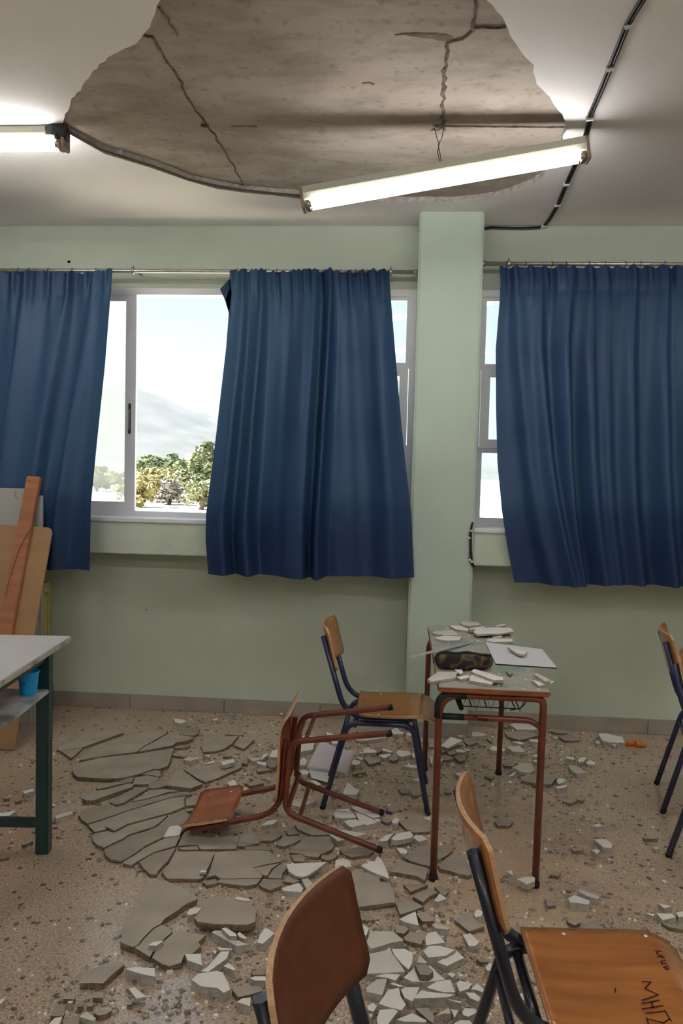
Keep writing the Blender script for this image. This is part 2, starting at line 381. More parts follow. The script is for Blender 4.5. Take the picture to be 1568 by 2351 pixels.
# formwork fins, stains and a painted lamp shadow on the bare concrete
def fin(pts, w0, w1, mt='concrete_fin_shadow', h=.006, jit=.006, name='seam_and_shadow'):
    P = [on(x, y, HC+.028) for x, y in pts]; Q = []
    for a, b in zip(P[:-1], P[1:]):
        n_ = max(2, int((b-a).length/.03))
        for k in range(n_): Q.append(a.lerp(b, k/n_)+Vector((rg.uniform(-jit, jit), rg.uniform(-jit, jit), 0)))
    Q.append(P[-1]); bm = bmesh.new(); N = len(Q); R = []
    for i, q in enumerate(Q):
        t = (Q[min(i+1, N-1)]-Q[max(0, i-1)]).normalized(); s = Vector((t.y, -t.x, 0)); w = (w0+(w1-w0)*i/N)*rg.uniform(.6, 1.3)
        R.append([bm.verts.new(q+s*w+Vector((0, 0, .002))), bm.verts.new(q+s*w*.4-Vector((0, 0, h))), bm.verts.new(q-s*w*.4-Vector((0, 0, h))), bm.verts.new(q-s*w+Vector((0, 0, .002)))])
    for i in range(N-1):
        for k in range(3): bm.faces.new((R[i][k], R[i][k+1], R[i+1][k+1], R[i+1][k]))
    return frombm(name, bm, mt, slab)
fin([(368, 14), (385, 40), (408, 80)], .006, .004)
fin([(328, 80), (352, 82)], .005, .006)
fin([(352, 82), (378, 130), (412, 180), (440, 240), (472, 284)], .008, .006)
fin([(458, 283), (480, 287)], .004, .004, h=.012)
fin([(472, 284), (490, 306), (530, 370), (565, 437)], .005, .003)
fin([(1092, 0), (1090, 40), (1086, 66), (1062, 86), (1030, 96)], .006, .010)
fin([(1086, 64), (1120, 62), (1162, 61)], .006, .007)
fin([(1028, 96), (1022, 150), (1018, 200), (1016, 286)], .010, .011, h=.004)
fin([(1020, 288), (1120, 289), (1200, 290), (1302, 291)], .004, .006, jit=.002)  # dark strip drawn for the lamp housing's shadow, not a seam
fin([(905, 80), (950, 79), (1000, 82), (1035, 90)], .006, .04, mt='concrete_stain', h=.002, name='stain_patch')
fin([(828, 192), (845, 190), (858, 194)], .010, .010, mt='concrete_stain', h=.002, name='stain_patch')
fin([(528, 289), (590, 289)], .002, .002, h=.003)

# window wall: pieces around the two openings
WX0, WX1 = -3.7, 3.7; YO = D+.25
bm = bmesh.new()
bbox(bm, XL-.25, XR+.25, D, YO, ZW1, HC+.03)
bbox(bm, XL-.25, XR+.25, D, YO, -4, ZW0)
bbox(bm, XL-.25, WX0, D, YO, ZW0, ZW1); bbox(bm, WX1, XR+.25, D, YO, ZW0, ZW1); bbox(bm, PX0-.0, PX1, D, YO, ZW0, ZW1)
struct(frombm('wall_far', bm, 'wall_paint'))
struct(box('wall_pillar', PX0, PX1, PY, D+.01, 0, HC+.01, 'pillar_paint', bevel=.012))
struct(box('wall_left', XL-.25, XL, YB-.25, D+.25, 0, HC+.03, 'wall_paint'))
struct(box('wall_right', XR, XR+.25, YB-.25, D+.25, 0, HC+.03, 'wall_paint'))
struct(box('wall_near', XL, XR, YB-.25, YB, 0, HC+.03, 'wall_paint'))
# parapet beams under the windows, with a sill slab
AY = 4.53
for nm, x0, x1 in (('left', XL, PX0), ('right', PX1, XR)):
    b = struct(box('wall_parapet_'+nm, x0, x1, AY, D+.01, 1.03, 1.225, 'parapet_paint', bevel=.004))
    box('window_sill', x0, x1, AY-.012, D+.03, 1.225, ZW0, 'frame_white', b, bevel=.004)
# marble skirting, slab by slab
def skirting(name, x0, x1, y, first):
    root = struct(empty(name, (0, 0, 0))); x = x0; L = first
    while x < x1-.02:
        e_ = min(x+L, x1); box('skirting_slab', x+.0015, e_-.0015, y-.014, y+.002, 0, .092, 'marble', root, bevel=.003); x = e_; L = .62
skirting('baseboard_far_left', XL, PX0, D, .63); skirting('baseboard_far_right', PX1, XR, D, .5); skirting('baseboard_pillar', PX0-.005, PX1+.005, PY, .6)

# ------------------------------------------------------------------ windows
WY0, WY1 = D-.004, D+.055
def window(name, x0, x1, bars):
    r = empty(name); r['kind'] = 'structure'
    f = .035
    bm = bmesh.new()
    bbox(bm, x0, x1, WY0, WY1, ZW1-f-.006, ZW1); bbox(bm, x0, x1, WY0, WY1, ZW0, ZW0+.03)
    za, zb_ = ZW0+.03, ZW1-f-.006; bbox(bm, x0, x0+f, WY0, WY1, za, zb_); bbox(bm, x1-f, x1, WY0, WY1, za, zb_)
    for b in bars: bbox(bm, b-f/2, b+f/2, WY0+.002, WY1-.002, za, zb_)
    frombm('window_frame', bm, 'frame_white', r); return r
def sash(r, x0, x1, z0, z1, y0, y1, wl, wr, wt, wb, glass, name='sash'):
    bm = bmesh.new(); bbox(bm, x0, x0+wl, y0, y1, z0, z1); bbox(bm, x1-wr, x1, y0, y1, z0, z1); bbox(bm, x0+wl, x1-wr, y0, y1, z0, z0+wb); bbox(bm, x0+wl, x1-wr, y0, y1, z1-wt, z1)
    s = frombm(name, bm, 'frame_white', r); ym = (y0+y1)/2
    box('pane', x0+wl-.004, x1-wr+.004, ym-.003, ym+.003, z0+wb-.004, z1-wt+.004, glass, s); return s
xs = at(312, 900, D+.01).x
w1 = window('window_1', WX0, PX0, (-.62, at(905, 900, D).x-.25))
s1 = sash(w1, xs-.95, xs, ZW0+.025, ZW1-.03, D+.006, D+.036, .05, .068, .05, .062, 'glass_dusty', 'sliding_sash')
s2 = sash(w1, xs-1.95, xs-.95, ZW0+.025, ZW1-.03, D+.03, D+.052, .05, .05, .05, .062, 'glass_clear', 'sliding_sash')
hx = at(297, 960, D).x; box('sash_lock', hx-.008, hx+.008, D-.002, D+.008, at(297, 996, D).z, at(297, 926, D).z, 'metal_dark', s1, bevel=.003)
box('sash_lock', hx-.003, hx+.003, D-.006, D+.0, at(297, 985, D).z, at(297, 940, D).z, 'metal', s1, bevel=.001)
def three_light(r, x0, x1):
    zt = at(930, 842, D).z; zb = at(930, 1027, D).z
    for a, b, n_ in ((zt, ZW1-.04, 'fixed_light'), (ZW0+.028, zb, 'fixed_light')):
        sash(r, x0, x1, a, b, D+.004, D+.03, .022, .022, .024, .024, 'glass_clear', n_)
    s = sash(r, x0+.004, x1-.004, zb+.004, zt-.004, D-.012, D+.03, .052, .052, .055, .055, 'glass_clear', 'hopper_sash')
    box('transom', x0, x1, D-.003, D+.03, zt-.012, zt+.012, 'frame_white', r); box('transom', x0, x1, D-.003, D+.03, zb-.012, zb+.012, 'frame_white', r)
    xm = (x0+x1)/2; box('hopper_catch', xm-.06, xm+.06, D-.03, D-.010, zb-.012, zb+.004, 'metal_dark', s, bevel=.002)
    return s
three_light(w1, -.60, PX0-.035)
w2 = window('window_2', PX1, WX1, (1.12, 2.4))
three_light(w2, PX1+.035, 1.10)
sash(w2, 1.14, 2.38, ZW0+.025, ZW1-.03, D+.006, D+.036, .05, .05, .05, .06, 'glass_dusty', 'sliding_sash'); sash(w2, 2.42, 3.66, ZW0+.025, ZW1-.03, D+.006, D+.036, .05, .05, .05, .06, 'glass_dusty', 'sliding_sash')

# ------------------------------------------------------------------ curtain rods
RY = 4.62
def rod(x0, x1, z, brackets, label):
    r = empty('curtain_rod', ((x0+x1)/2, RY, z))
    def P(n, bm, m): return frombm(n, bm, m, r, loc=None)
    bm = bmesh.new(); sweep(bm, [(x0-r.location.x, 0, 0), (x1-r.location.x, 0, 0)], .0125, 10); P('rail', bm, 'metal')
    for e_ in (x0, x1):
        bm = bmesh.new(); s = 1 if e_ == x0 else -1; sweep(bm, [(e_-r.location.x, 0, 0), (e_-r.location.x+s*.022, 0, 0)], .018, 10); P('end_socket', bm, 'metal')
    for b in brackets:
        bm = bmesh.new(); bx = b-r.location.x
        sweep(bm, [(bx, D-RY, .012), (bx, .0, .012)], .006, 8); sweep(bm, [(bx-.008, 0, 0), (bx+.008, 0, 0)], .021, 12); sweep(bm, [(bx, 0, 0), (bx, 0, .032)], .005, 6); P('bracket', bm, 'metal')
    return tag(r, label, 'curtain rod', 'curtain rods under the ceiling')
rod(WX0-.4, PX0, at(300, 622, RY).z, (at(306, 622, RY).x, at(897, 621, RY).x, -2.9), 'steel curtain rod carrying two curtains, left of the green pillar')
rod(PX1, WX1+.4, at(1300, 606, RY).z, (at(1168, 606, RY).x, 2.6), 'steel curtain rod running right from the green pillar')

# ------------------------------------------------------------------ curtains
def lerp_px(c, v):
    for (x0, y0), (x1, y1) in zip(c[:-1], c[1:]):
        pass
    t0, t1 = c[0][1], c[-1][1]; y = t0+(t1-t0)*v
    for (x0, y0), (x1, y1) in zip(c[:-1], c[1:]):
        if y <= y1 or (x1, y1) == c[-1]: return x0+(x1-x0)*(y-y0)/(y1-y0), y
def curtain(label, left, right, ridges, pleats, hem=0.0, seed=0, tail=None, nu=170):
    rg = random.Random(seed); ph = [rg.uniform(0, 6.28) for _ in range(8)]
    def fn(u, v):
        yb = RY-.006-.155*min(1, max(0, v/.75))**1.3
        a = at(*lerp_px(left, v), yb); b = at(*lerp_px(right, v), yb); p = a.lerp(b, u)
        d = 0
        for (ua, ub, wl, wr, am) in ridges:
            uc = ua+(ub-ua)*v; q = (u-uc)/(wl if u < uc else wr); d += 2.1*am*math.exp(-q*q)*(.30+.70*min(1, v*2.0))
        top = math.exp(-(v/.10)**2)
        d += (.012*top+.0012)*math.sin(2*PI*pleats*u+1.2*math.sin(5*u+ph[0]))+.006*top*math.sin(2*PI*pleats*1.7*u+ph[1])
        d += .010*math.sin(2*PI*(2.5*u+.35*v)+ph[2])*v+.004*math.sin(2*PI*(9*u+.5*v)+ph[3])*v
        d -= .007*math.exp(-((v-.075)/.012)**2)
        if tail:
            side, w, dep = tail; t = (u-(1-w))/w if side > 0 else ((w-u)/w)
            if t > 0: d -= dep*t*t
        p.y -= d
        p.z += hem*math.sin(2*PI*(1.7*u)+ph[4])*v**6+.006*math.sin(2*PI*pleats*u+ph[5])*top
        if v < .002: p.z += .004*math.sin(2*PI*pleats*2*u)
        return p
    c = grid('curtain', nu, 90, fn, 'curtain_cloth')
    o = fn(.5, 0); c.data.transform(Matrix.Translation(-o)); c.location = o
    n_ = max(6, int(pleats*.75))
    bm = bmesh.new(); ang = [2*PI*k/14 for k in range(14)]
    sweep(bm, [(0, .0165*math.cos(a), .0165*math.sin(a)) for a in ang]+[(0, .0165, 0)], .0016, 5, cap=False); sweep(bm, [(0, 0, -.016), (0, .0, -.03)], .0016, 5)
    me = bpy.data.meshes.new('curtain_ring'); bm.to_mesh(me); bm.free(); me.materials.append(MATS['metal_dark'])
    zr = c.location.z
    for i in range(n_):
        u = (i+.5+rg.uniform(-.25, .25))/n_; p = fn(u, 0); q = bpy.data.objects.new('curtain_ring', me); COL.objects.link(q); q.parent = c
        q.location = (p.x-o.x, RY-o.y, (ROD_Z if o.x < 0.2 else ROD_Z2)-o.z)
    # stitched bottom hem, a doubled turn-up of the cloth
    tag(c, label, 'curtain', 'blue classroom curtains'); return c
ROD_Z = at(300, 622, RY).z; ROD_Z2 = at(1300, 606, RY).z
curtain('blue curtain hanging at the left edge, right side drawn back from the open window',
        [(-420, 618), (-420, 1290)], [(277, 628), (274, 670), (260, 850), (242, 1020), (228, 1160), (224, 1307)],
        [(.70, .66, .012, .07, .05), (.84, .76, .05, .02, .035), (.93, .86, .02, .04, .04), (.55, .55, .05, .02, .04), (.40, .40, .05, .02, .04), (.2, .22, .06, .03, .03)], 22, .006, 1, tail=(1, .13, -.13), nu=220)
curtain('wide blue curtain between the open window and the green pillar',
        [(527, 622), (528, 690), (520, 800), (498, 1000), (475, 1180), (474, 1240), (480, 1316)], [(893, 622), (897, 680), (905, 780), (922, 980), (944, 1180), (951, 1326)],
        [(.10, .10, .07, .018, .055), (.215, .22, .06, .02, .075), (.545, .475, .13, .016, .085), (.645, .545, .035, .022, .095), (.93, .90, .07, .06, .05)], 15, .004, 2)
curtain('long blue curtain right of the green pillar, reaching the right edge',
        [(1146, 614), (1149, 650), (1147, 690), (1138, 800), (1139, 950), (1142, 1060), (1152, 1170), (1166, 1260), (1181, 1336)], [(1960, 612), (1960, 1356)],
        [(.05, .11, .02, .03, .04), (.11, .165, .03, .014, .05), (.20, .20, .035, .010, .06), (.265, .27, .03, .02, .04), (.315, .31, .02, .02, .03), (.38, .375, .03, .02, .045), (.47, .47, .03, .02, .05), (.54, .54, .025, .025, .035), (.62, .61, .03, .02, .045), (.74, .73, .03, .02, .045), (.86, .85, .04, .02, .04)], 24, .004, 3, nu=240)
# loose corner of the middle curtain's heading, standing off the rod
bm = bmesh.new(); P = [at(x, y, RY-.03) for x, y in ((527, 640), (505, 664), (517, 690), (530, 735), (532, 650))]
f = bm.faces.new([bm.verts.new(p) for p in P]); bmesh.ops.solidify(bm, geom=[f], thickness=.003)
cf = frombm('heading_flap', bm, 'curtain_cloth'); cu = [o for o in COL.objects if o.name.startswith('curtain') and o.get('label', '').startswith('wide')][0]
cf.parent = cu; cf.location = -cu.location

# ------------------------------------------------------------------ ceiling lamps
def lamp(loc, L, roty, label, tm, tape=False, short=False):
    r = empty('strip_lamp', loc, (0, roty, 0)); h = L/2
    bm = bmesh.new(); vs = []
    for x in (-h, h): vs.append([bm.verts.new((x, y, z)) for y, z in ((-.030, 0), (-.034, -.030), (-.026, -.052), (.026, -.052), (.034, -.030), (.030, 0))])
    for k in range(6): bm.faces.new((vs[0][k], vs[0][(k+1) % 6], vs[1][(k+1) % 6], vs[1][k]))
    bm.faces.new(vs[0]); bm.faces.new(vs[1][::-1]); frombm('housing', bm, 'lamp_housing', r)
    for y in (-.021, .021):
        bm = bmesh.new(); sweep(bm, [(-h+.035, y, -.079), (h-.035, y, -.079)], .013, 12); frombm('fluorescent_tube', bm, tm, r)
        for s in (-1, 1):
            bm = bmesh.new(); sweep(bm, [(s*(h-.036), y, -.079), (s*(h-.014), y, -.079)], .0135, 10); frombm('tube_cap', bm, 'metal', r)
    for s in (-1, 1):
        bm = bmesh.new(); bbox(bm, s*h-.008, s*h+.008, -.034, .034, -.098, -.002); bmesh.ops.bevel(bm, geom=bm.edges[:], offset=.003, affect='EDGES')
        bbox(bm, s*h-s*.02-.008, s*h-s*.02+.008, -.03, .03, -.094, -.062); frombm('lamp_holder', bm, 'lamp_holder', r)
    if tape:
        bm = bmesh.new(); sweep(bm, [(h-.08, -.01, -.02), (h-.045, -.012, -.022), (h+.012, -.006, -.022)], [.022, .034, .038], 10, sq=True); sweep(bm, [(h-.03, -.03, -.03), (h-.02, -.034, -.055)], .014, 8)
        frombm('black_tape', bm, 'cable', r)
    return tag(r, label, 'lamp', 'fluorescent strip lamps')
LY = 3.42
a = at(150, 296, 3.40); lamp((a.x-.635, 3.40, HC-.002), 1.27, 0, 'lit fluorescent strip lamp fixed to the ceiling at the upper left edge', 'tube_lit', tape=True)
pl = at(692, 434, LY); pr_ = at(1343, 318, LY); c = (pl+pr_)/2; L = (pr_-pl).length
lamp(c, L, -math.atan2(pr_.z-pl.z, pr_.x-pl.x), 'lit fluorescent strip lamp hanging askew below the hole in the ceiling', 'tube_lit')
for i, (x, y, wh) in enumerate(((2.75, 3.4, 'right of the photograph, in the row by the windows'), (-1.9, .6, 'behind the camera on the left'), (.4, .6, 'overhead near the camera'), (2.7, .6, 'behind the camera on the right'), (-1.9, -2.0, 'at the back of the room on the left'), (.4, -2.0, 'at the back of the room in the middle'), (2.7, -2.0, 'at the back of the room on the right'))):  # lamps added out of view to fill the room with light
    lamp((x, y, HC-.002), 1.27, 0, 'added unseen fill strip lamp '+wh, 'tube_fill' if y < 3 else 'tube_lit')
# wire hook that still holds the hanging lamp
hk = on(1008, 289, HC+.026); wb = at(1011, 376, LY)
r = empty('hanging_wire', hk)
bm = bmesh.new(); rg2 = random.Random(5)
for s in range(6):
    p0 = Vector((rg2.uniform(-.03, .03), rg2.uniform(-.012, .012), 0)); p1 = Vector((rg2.uniform(-.035, .035), rg2.uniform(-.012, .012), -.018)); p2 = Vector((rg2.uniform(-.03, .03), rg2.uniform(-.01, .01), .002)); sweep(bm, [p0, p1, p2], .0022, 5)
frombm('hook_plate', bm, 'metal', r)
q = wb-hk
tube('wire_strand', [(-.02, 0, -.01), (-.006, 0, -.06), (.004, 0, -.075), (-.004, 0, q.z*.6), (q.x, q.y, q.z)], .0018, 'metal_dark', r)
tube('wire_strand', [(.022, 0, -.01), (.012, 0, -.06), (-.002, 0, -.078), (.006, 0, q.z*.6), (q.x+.006, q.y, q.z)], .0018, 'metal_dark', r)
tag(r, 'thin twisted wire holding the askew lamp to the bare concrete', 'wire')
# cable slung between the two lamps
P = [at(x, y, LY-.02+.0*i) for i, (x, y) in enumerate(((146, 294), (168, 308), (240, 346), (345, 379), (432, 411), (500, 427), (565, 437), (630, 444), (690, 449)))]
bm = bmesh.new(); sweep(bm, P, .005, 6); sweep(bm, [p+Vector((0, .004, -.006+.003*math.sin(i*2.1))) for i, p in enumerate(P)], .004, 6, mi=1)
tag(frombm('lamp_cable', bm, ['cable_grey', 'lamp_holder'], loc=P[0]), 'brown cable slung from the left lamp to the askew lamp', 'cable')
# black cable bundle clipped along the ceiling
cp = [(1500, -60), (1475, 0), (1450, 40), (1440, 58), (1420, 108), (1402, 152), (1380, 206), (1356, 262), (1352, 285), (1346, 306), (1336, 345), (1320, 380), (1301, 422), (1281, 470), (1262, 503), (1252, 516)]
root = empty('cable_bundle', on(1402, 152, HC)); o0 = root.location
for k, (dx, rad) in enumerate(((-.006, .0055), (.006, .006))):
    tube('cable_strand', [on(x, y, HC-.007)+Vector((dx, .002*math.sin(i*1.9+k), 0))-o0 for i, (x, y) in enumerate(cp)], rad, 'cable', root, seg=6)
P = [on(1252, 516, HC-.007)-o0]+[at(x, y, D-.008)-o0 for x, y in ((1240, 521), (1200, 523), (1150, 522), (1128, 521), (1112, 524))]
tube('cable_strand', P, .005, 'cable', root, seg=6); tube('cable_strand', [p-Vector((0, 0, .010)) for p in P[1:]], .004, 'cable_grey', root, seg=6)
bm = bmesh.new(); bbox(bm, -.016, .016, -.006, .006, -.016, .006); me = bpy.data.meshes.new('cable_clip'); bm.to_mesh(me); bm.free(); me.materials.append(MATS['clip_white'])
for x, y in ((1446, 53), (1402, 152), (1354, 268), (1301, 420), (1281, 468), (1250, 516)):
    o = bpy.data.objects.new('cable_clip', me); COL.objects.link(o); o.parent = root; o.location = on(x, y, HC-.003)-o0; o.rotation_euler = (0, 0, -.4)
tag(root, 'black cable bundle clipped along the ceiling down to the window wall', 'cable')
# short cable beside the right parapet
root = empty('wall_cable', at(1080, 1250, PY-.01)); o0 = root.location.copy()
tube('cable_strand', [at(x, y, PY-.008)-o0 for x, y in ((1086, 1199), (1083, 1205), (1081, 1222), (1081, 1260), (1083, 1290), (1088, 1302))], .006, 'cable', root, seg=6)
tube('cable_strand', [at(x, y, PY-.008)-o0 for x, y in ((1084, 1200), (1077, 1228), (1078, 1262), (1077, 1284), (1084, 1300))], .004, 'cable_grey', root, seg=6)
for x, y in ((1082, 1219), (1077, 1235), (1079, 1286), (1083, 1290)):
    bm = bmesh.new(); lathe(bm, [(0, -.006), (.008, -.005), (.009, 0), (.007, .006), (0, .007)], at(x, y, PY-.012)-o0, 8); frombm('cable_clip', bm, 'clip_white', root)
tag(root, 'short black cable clipped on the pillar beside the right window parapet', 'cable')

# ------------------------------------------------------------------ chairs
def rounded_panel(bm, fn, nu, nv, th, crn, mi=0, em=1):
    """curved plywood sheet: fn(u,v)->(point, normal); corners rounded by crn (fraction)"""
    A, B = [], []
    for j in range(nv+1):
        ra, rb = [], []
        for i in range(nu+1):
            u = i/nu; v = j/nv
            # squeeze u near top and bottom to round the corners
            dv = min(v, 1-v); ins = 0
            if dv < crn: ins = crn*.32*(1-math.sqrt(max(0, 1-(1-dv/crn)**2)))
            uu = ins+(1-2*ins)*u; p, n = fn(uu, v)
            ra.append(bm.verts.new(p+n*th/2)); rb.append(bm.verts.new(p-n*th/2))
        A.append(ra); B.append(rb)
    for j in range(nv):
        for i in range(nu):
            for g, s in ((A, 1), (B, -1)):
                q = [g[j][i], g[j][i+1], g[j+1][i+1], g[j+1][i]]
                f = bm.faces.new(q if s > 0 else q[::-1]); f.smooth = True; f.material_index = mi
    rim = [(0, i) for i in range(nu)]+[(j, nu) for j in range(nv)]+[(nv, i) for i in range(nu, 0, -1)]+[(j, 0) for j in range(nv, 0, -1)]
    for k in range(len(rim)):
        (j0, i0), (j1, i1) = rim[k], rim[(k+1) % len(rim)]
        bm.faces.new((A[j0][i0], B[j0][i0], B[j1][i1], A[j1][i1])).material_index = em
def make_chair(loc, rot, label, tubem, plym, backm=None, sq=False, group='school chairs', w=.175, screws=False, rad=0):
    """local: x forward, y left, z up; feet at z 0"""
    c = empty('school_chair', loc, rot); R = rad or (.0132 if not sq else .0118); kw = dict(seg=8, sq=sq)
    for s in (-1, 1):
        y = s*w; rail = s*(w-.004)
        tube('leg', fillet([(-.242, y*1.03, .012), (-.135, rail, .408), (-.02, rail, .408)], .05), R, tubem, c, **kw)
        tube('leg', fillet([(.240, y*1.03, .012), (.160, rail, .408), (-.02, rail, .408)], .05), R, tubem, c, **kw)
        for x, sx in ((-.242, -1), (.240, 1)):
            tube('foot_cap', [(x+sx*.003, y*1.03, 0), (x-sx*.004, y*1.028, .022)], .0135, 'rubber', c, seg=8)
        yi = s*(w-.026)
        up_ = fillet([(.16, yi, .430), (-.15, yi, .430), (-.262, yi, .800)], .10, 8)
        bm = bmesh.new(); rings = sweep(bm, up_, R, cap=False, **kw)
        inner = sweep(bm, [up_[-1]+Vector((0, 0, 0)), up_[-1]-Vector((-.012, 0, .04))], R*.8, cap=True, **kw)
        for k in range(8): bm.faces.new((rings[-1][k], rings[-1][(k+1) % 8], inner[0][(k+1) % 8], inner[0][k]))
        bm.faces.new(rings[0]); frombm('back_upright', bm, tubem, c)
    for x, z in ((-.105, .395), (.135, .395)): tube('seat_crossbar', [(x, -w+.004, z), (x, w-.004, z)], R*.9, tubem, c, **kw)
    for x, z in ((-.150, .345), (.172, .345)): tube('stretcher', [(x, -w, z), (x, w, z)], R*.75, tubem, c, **kw)
    bm = bmesh.new()
    def seat(u, v):
        x = -.100+.375*v; y = (u-.5)*(2*w+.036)*(.94+.06*min(1, v*3))
        z = .4485-.010*math.sin(PI*min(1, v/.72))*(1-(2*u-1)**2*.4)+.004*math.sin(PI*v)
        if v > .78: z -= .030*((v-.78)/.22)**2
        if v < .1: z += .010*(1-v/.1)**2
        return Vector((x, y, z)), Vector((0, 0, 1))
    rounded_panel(bm, seat, 14, 16, .010, .14); st = frombm('seat', bm, [plym, 'wood_edge'], c)
    bm = bmesh.new(); bw = w+.012
    def back(u, v):
        y = (u-.5)*2*bw; z = .645+.195*v; x = -.262+.118*(.8-z)/.37+.0125+R*.6; t = 2*u-1
        x += .042*(t*t)-.036+.012*v*v*(1)
        return Vector((x, y, z)), Vector((.95, -.25*t, .28)).normalized()
    rounded_panel(bm, back, 16, 10, .010, .16); bk = frombm('backrest', bm, [backm or plym, 'wood_edge'], c)
    if 1:
        for s in (-1, 1):
            for v in (.25, .75) if screws else ():
                p, n = back(.5+s*.40, v); bm = bmesh.new(); lathe(bm, [(.0055, 0), (.005, .002), (0, .003)], (0, 0, 0), 8)
                bmesh.ops.transform(bm, matrix=Matrix.Translation(p+n*.005) @ n.to_track_quat('Z', 'Y').to_matrix().to_4x4(), verts=bm.verts); frombm('screw', bm, 'screw', bk)
            for v in (.28, .80):
                p, n = seat(.5+s*.44, v); bm = bmesh.new(); lathe(bm, [(.006, 0), (.0055, .0015), (0, .003)], p+n*.005, 8); frombm('screw', bm, 'screw', st)
    tag(c, label, 'chair', group); return c
make_chair((-.076, 3.625, 0), (0, 0, 0), 'blue framed school chair standing upright at the desk, plywood seat', 'blue_tube', 'ply')
make_chair((-.022, 3.20, .272), (0, -PI/2+.055, 0), 'red-brown framed school chair tipped over onto its back among the debris', 'red_tube', 'ply_red', sq=True, w=.168, screws=True)
def place_by_back(near, far, label, plym, zt=.815, **kw):
    """chair whose top rail ends stand at the two given pixels"""
    a = on(*near, zt); b = on(*far, zt); d = (b-a); ang = math.atan2(d.y, d.x)-PI/2; m = (a+b)/2
    off = Vector((-.262+.03, 0, 0)); off.rotate(Matrix.Rotation(ang, 3, 'Z')); return make_chair((m.x-off.x, m.y-off.y, 0), (0, 0, ang), label, 'navy_tube', plym, rad=.0145, **kw)
place_by_back((626, 2312), (800, 2012), 'nearest school chair at the bottom, only its shade-darkened plywood backrest showing', 'ply_shaded')
ch2 = place_by_back((1124, 1950), (1080, 1795), 'school chair at lower right, orange plywood seat with scratched writing', 'ply_orange')
f0 = on(1508, 1800); f1 = on(1522, 1867); m = (f0+f1)/2; ang = math.atan2(f0.y-f1.y, f0.x-f1.x)-PI/2
off = Vector((-.242, 0, 0)); off.rotate(Matrix.Rotation(ang, 3, 'Z')); make_chair((m.x-off.x, m.y-off.y, 0), (0, 0, ang), 'blue framed school chair cut by the right edge, farther of two there', 'blue_tube', 'ply')
f1 = on(1536, 1967); ang = -.62
off = Vector((-.242, -.178, 0)); off.rotate(Matrix.Rotation(ang, 3, 'Z')); make_chair((f1.x-off.x, f1.y-off.y, 0), (0, 0, ang), 'blue framed school chair cut by the right edge, nearer of two there', 'blue_tube', 'ply')
# writing scratched on the orange seat
imat = ch2.matrix_basis.inverted(); seat2 = [o for o in ch2.children if o.name.startswith('seat') and 'cross' not in o.name][0]
def letter(strokes, w=.0016):
    bm = bmesh.new()
    for pts in strokes:
        Q = [imat @ on(1180+x/4.041, 2150+y/4.041, .4545) for x, y in pts]
        for a, b in zip(Q[:-1], Q[1:]):
            t = (b-a).normalized(); s = Vector((-t.y, t.x, 0))*w; z = Vector((0, 0, .0009)); bm.faces.new([bm.verts.new(p) for p in (a+s+z-t*w, b+s+z+t*w, b-s+z+t*w, a-s+z-t*w)])
    frombm('scratched_letter', bm, 'ink', seat2)
for g_ in ((((1190, 420), (1270, 425), (1215, 485), (1340, 545), (1190, 595)),), (((1190, 625), (1345, 595)), ((1275, 610), (1290, 665)), ((1190, 675), (1380, 645))), (((1225, 715), (1400, 695), (1460, 790)),), (((1230, 760), (1245, 812)), ((1245, 770), (1390, 805), (1440, 770))),
           (((940, 485), (940, 520)),), (((1310, 135), (1370, 140)), ((1335, 140), (1325, 165), (1365, 180))), (((1330, 190), (1380, 185)), ((1350, 190), (1395, 200))), (((1360, 235), (1400, 225)), ((1365, 245), (1410, 255)), ((1370, 240), (1375, 265))), (((1385, 290), (1430, 280)), ((1400, 285), (1410, 310), (1435, 305)))): letter(g_)

# ------------------------------------------------------------------ the pupil's desk
DZ = .76; DX0, DX1, DY0, DY1 = .16, .578, 2.85, 4.035
desk = empty('school_desk', ((DX0+DX1)/2, (DY0+DY1)/2, 0)); dl = desk.location
def dp(o): o.parent = desk; o.location = -dl; return o
dp(box('desktop', DX0, DX1, DY0, DY1, DZ-.022, DZ-.003, 'desk_edge', bevel=.006)); dp(box('laminate_sheet', DX0+.004, DX1-.004, DY0+.004, DY1-.004, DZ-.0035, DZ, 'desk_laminate'))['label'] = 'mint green laminate under dust'
for y in (DY0+.03, DY1-.06):
    zt = DZ-.036; xl, xr = .166, .552
    dp(tube('leg', fillet([(xl, y, .012), (xl+.003, y, zt), ((xl+xr)/2, y, zt)], .085, 8), .0152, 'red_tube', sq=False, seg=10, flat=.9))
    dp(tube('leg', fillet([(xr, y, .012), (xr+.006, y, zt), ((xl+xr)/2, y, zt)], .03, 8), .0155, 'red_tube', seg=10, flat=.9))
    dp(tube('cross_rail', fillet([(xl+.01, y, .640), (xr-.04, y, .640), (xr, y, .615)], .04), .0115, 'red_tube', seg=8))
    for x in (xl, xr): dp(tube('foot_cap', [(x, y, 0), (x, y, .02)], .0175, 'rubber', seg=10))
for x in (.19, .54): dp(tube('long_rail', [(x, DY0+.03, DZ-.036), (x, DY1-.06, DZ-.036)], .010, 'red_tube', seg=8))
bk = dp(empty('wire_basket')); bk.location = -dl
def wire(pts, r=.0025): return tube('basket_wire', pts, r, 'metal_dark', bk, seg=5)
y0, y1 = DY0+.13, DY1-.15
for z, xa, xb in ((.725, .225, .515), (.685, .25, .50), (.652, .265, .485)):
    wire([(xa, y0, z), (xb, y0, z), (xb+.008, y1, z), (xa, y1, z), (xa, y0, z)])
zz = []
for i in range(11): zz.append((.235+.028*i, y0, .724 if i % 2 == 0 else .642))
wire(zz); wire([(x, y1, z) for x, y, z in zz])
for x in (.30, .36, .42, .47): wire([(x, y0, .652), (x, y1, .652)])
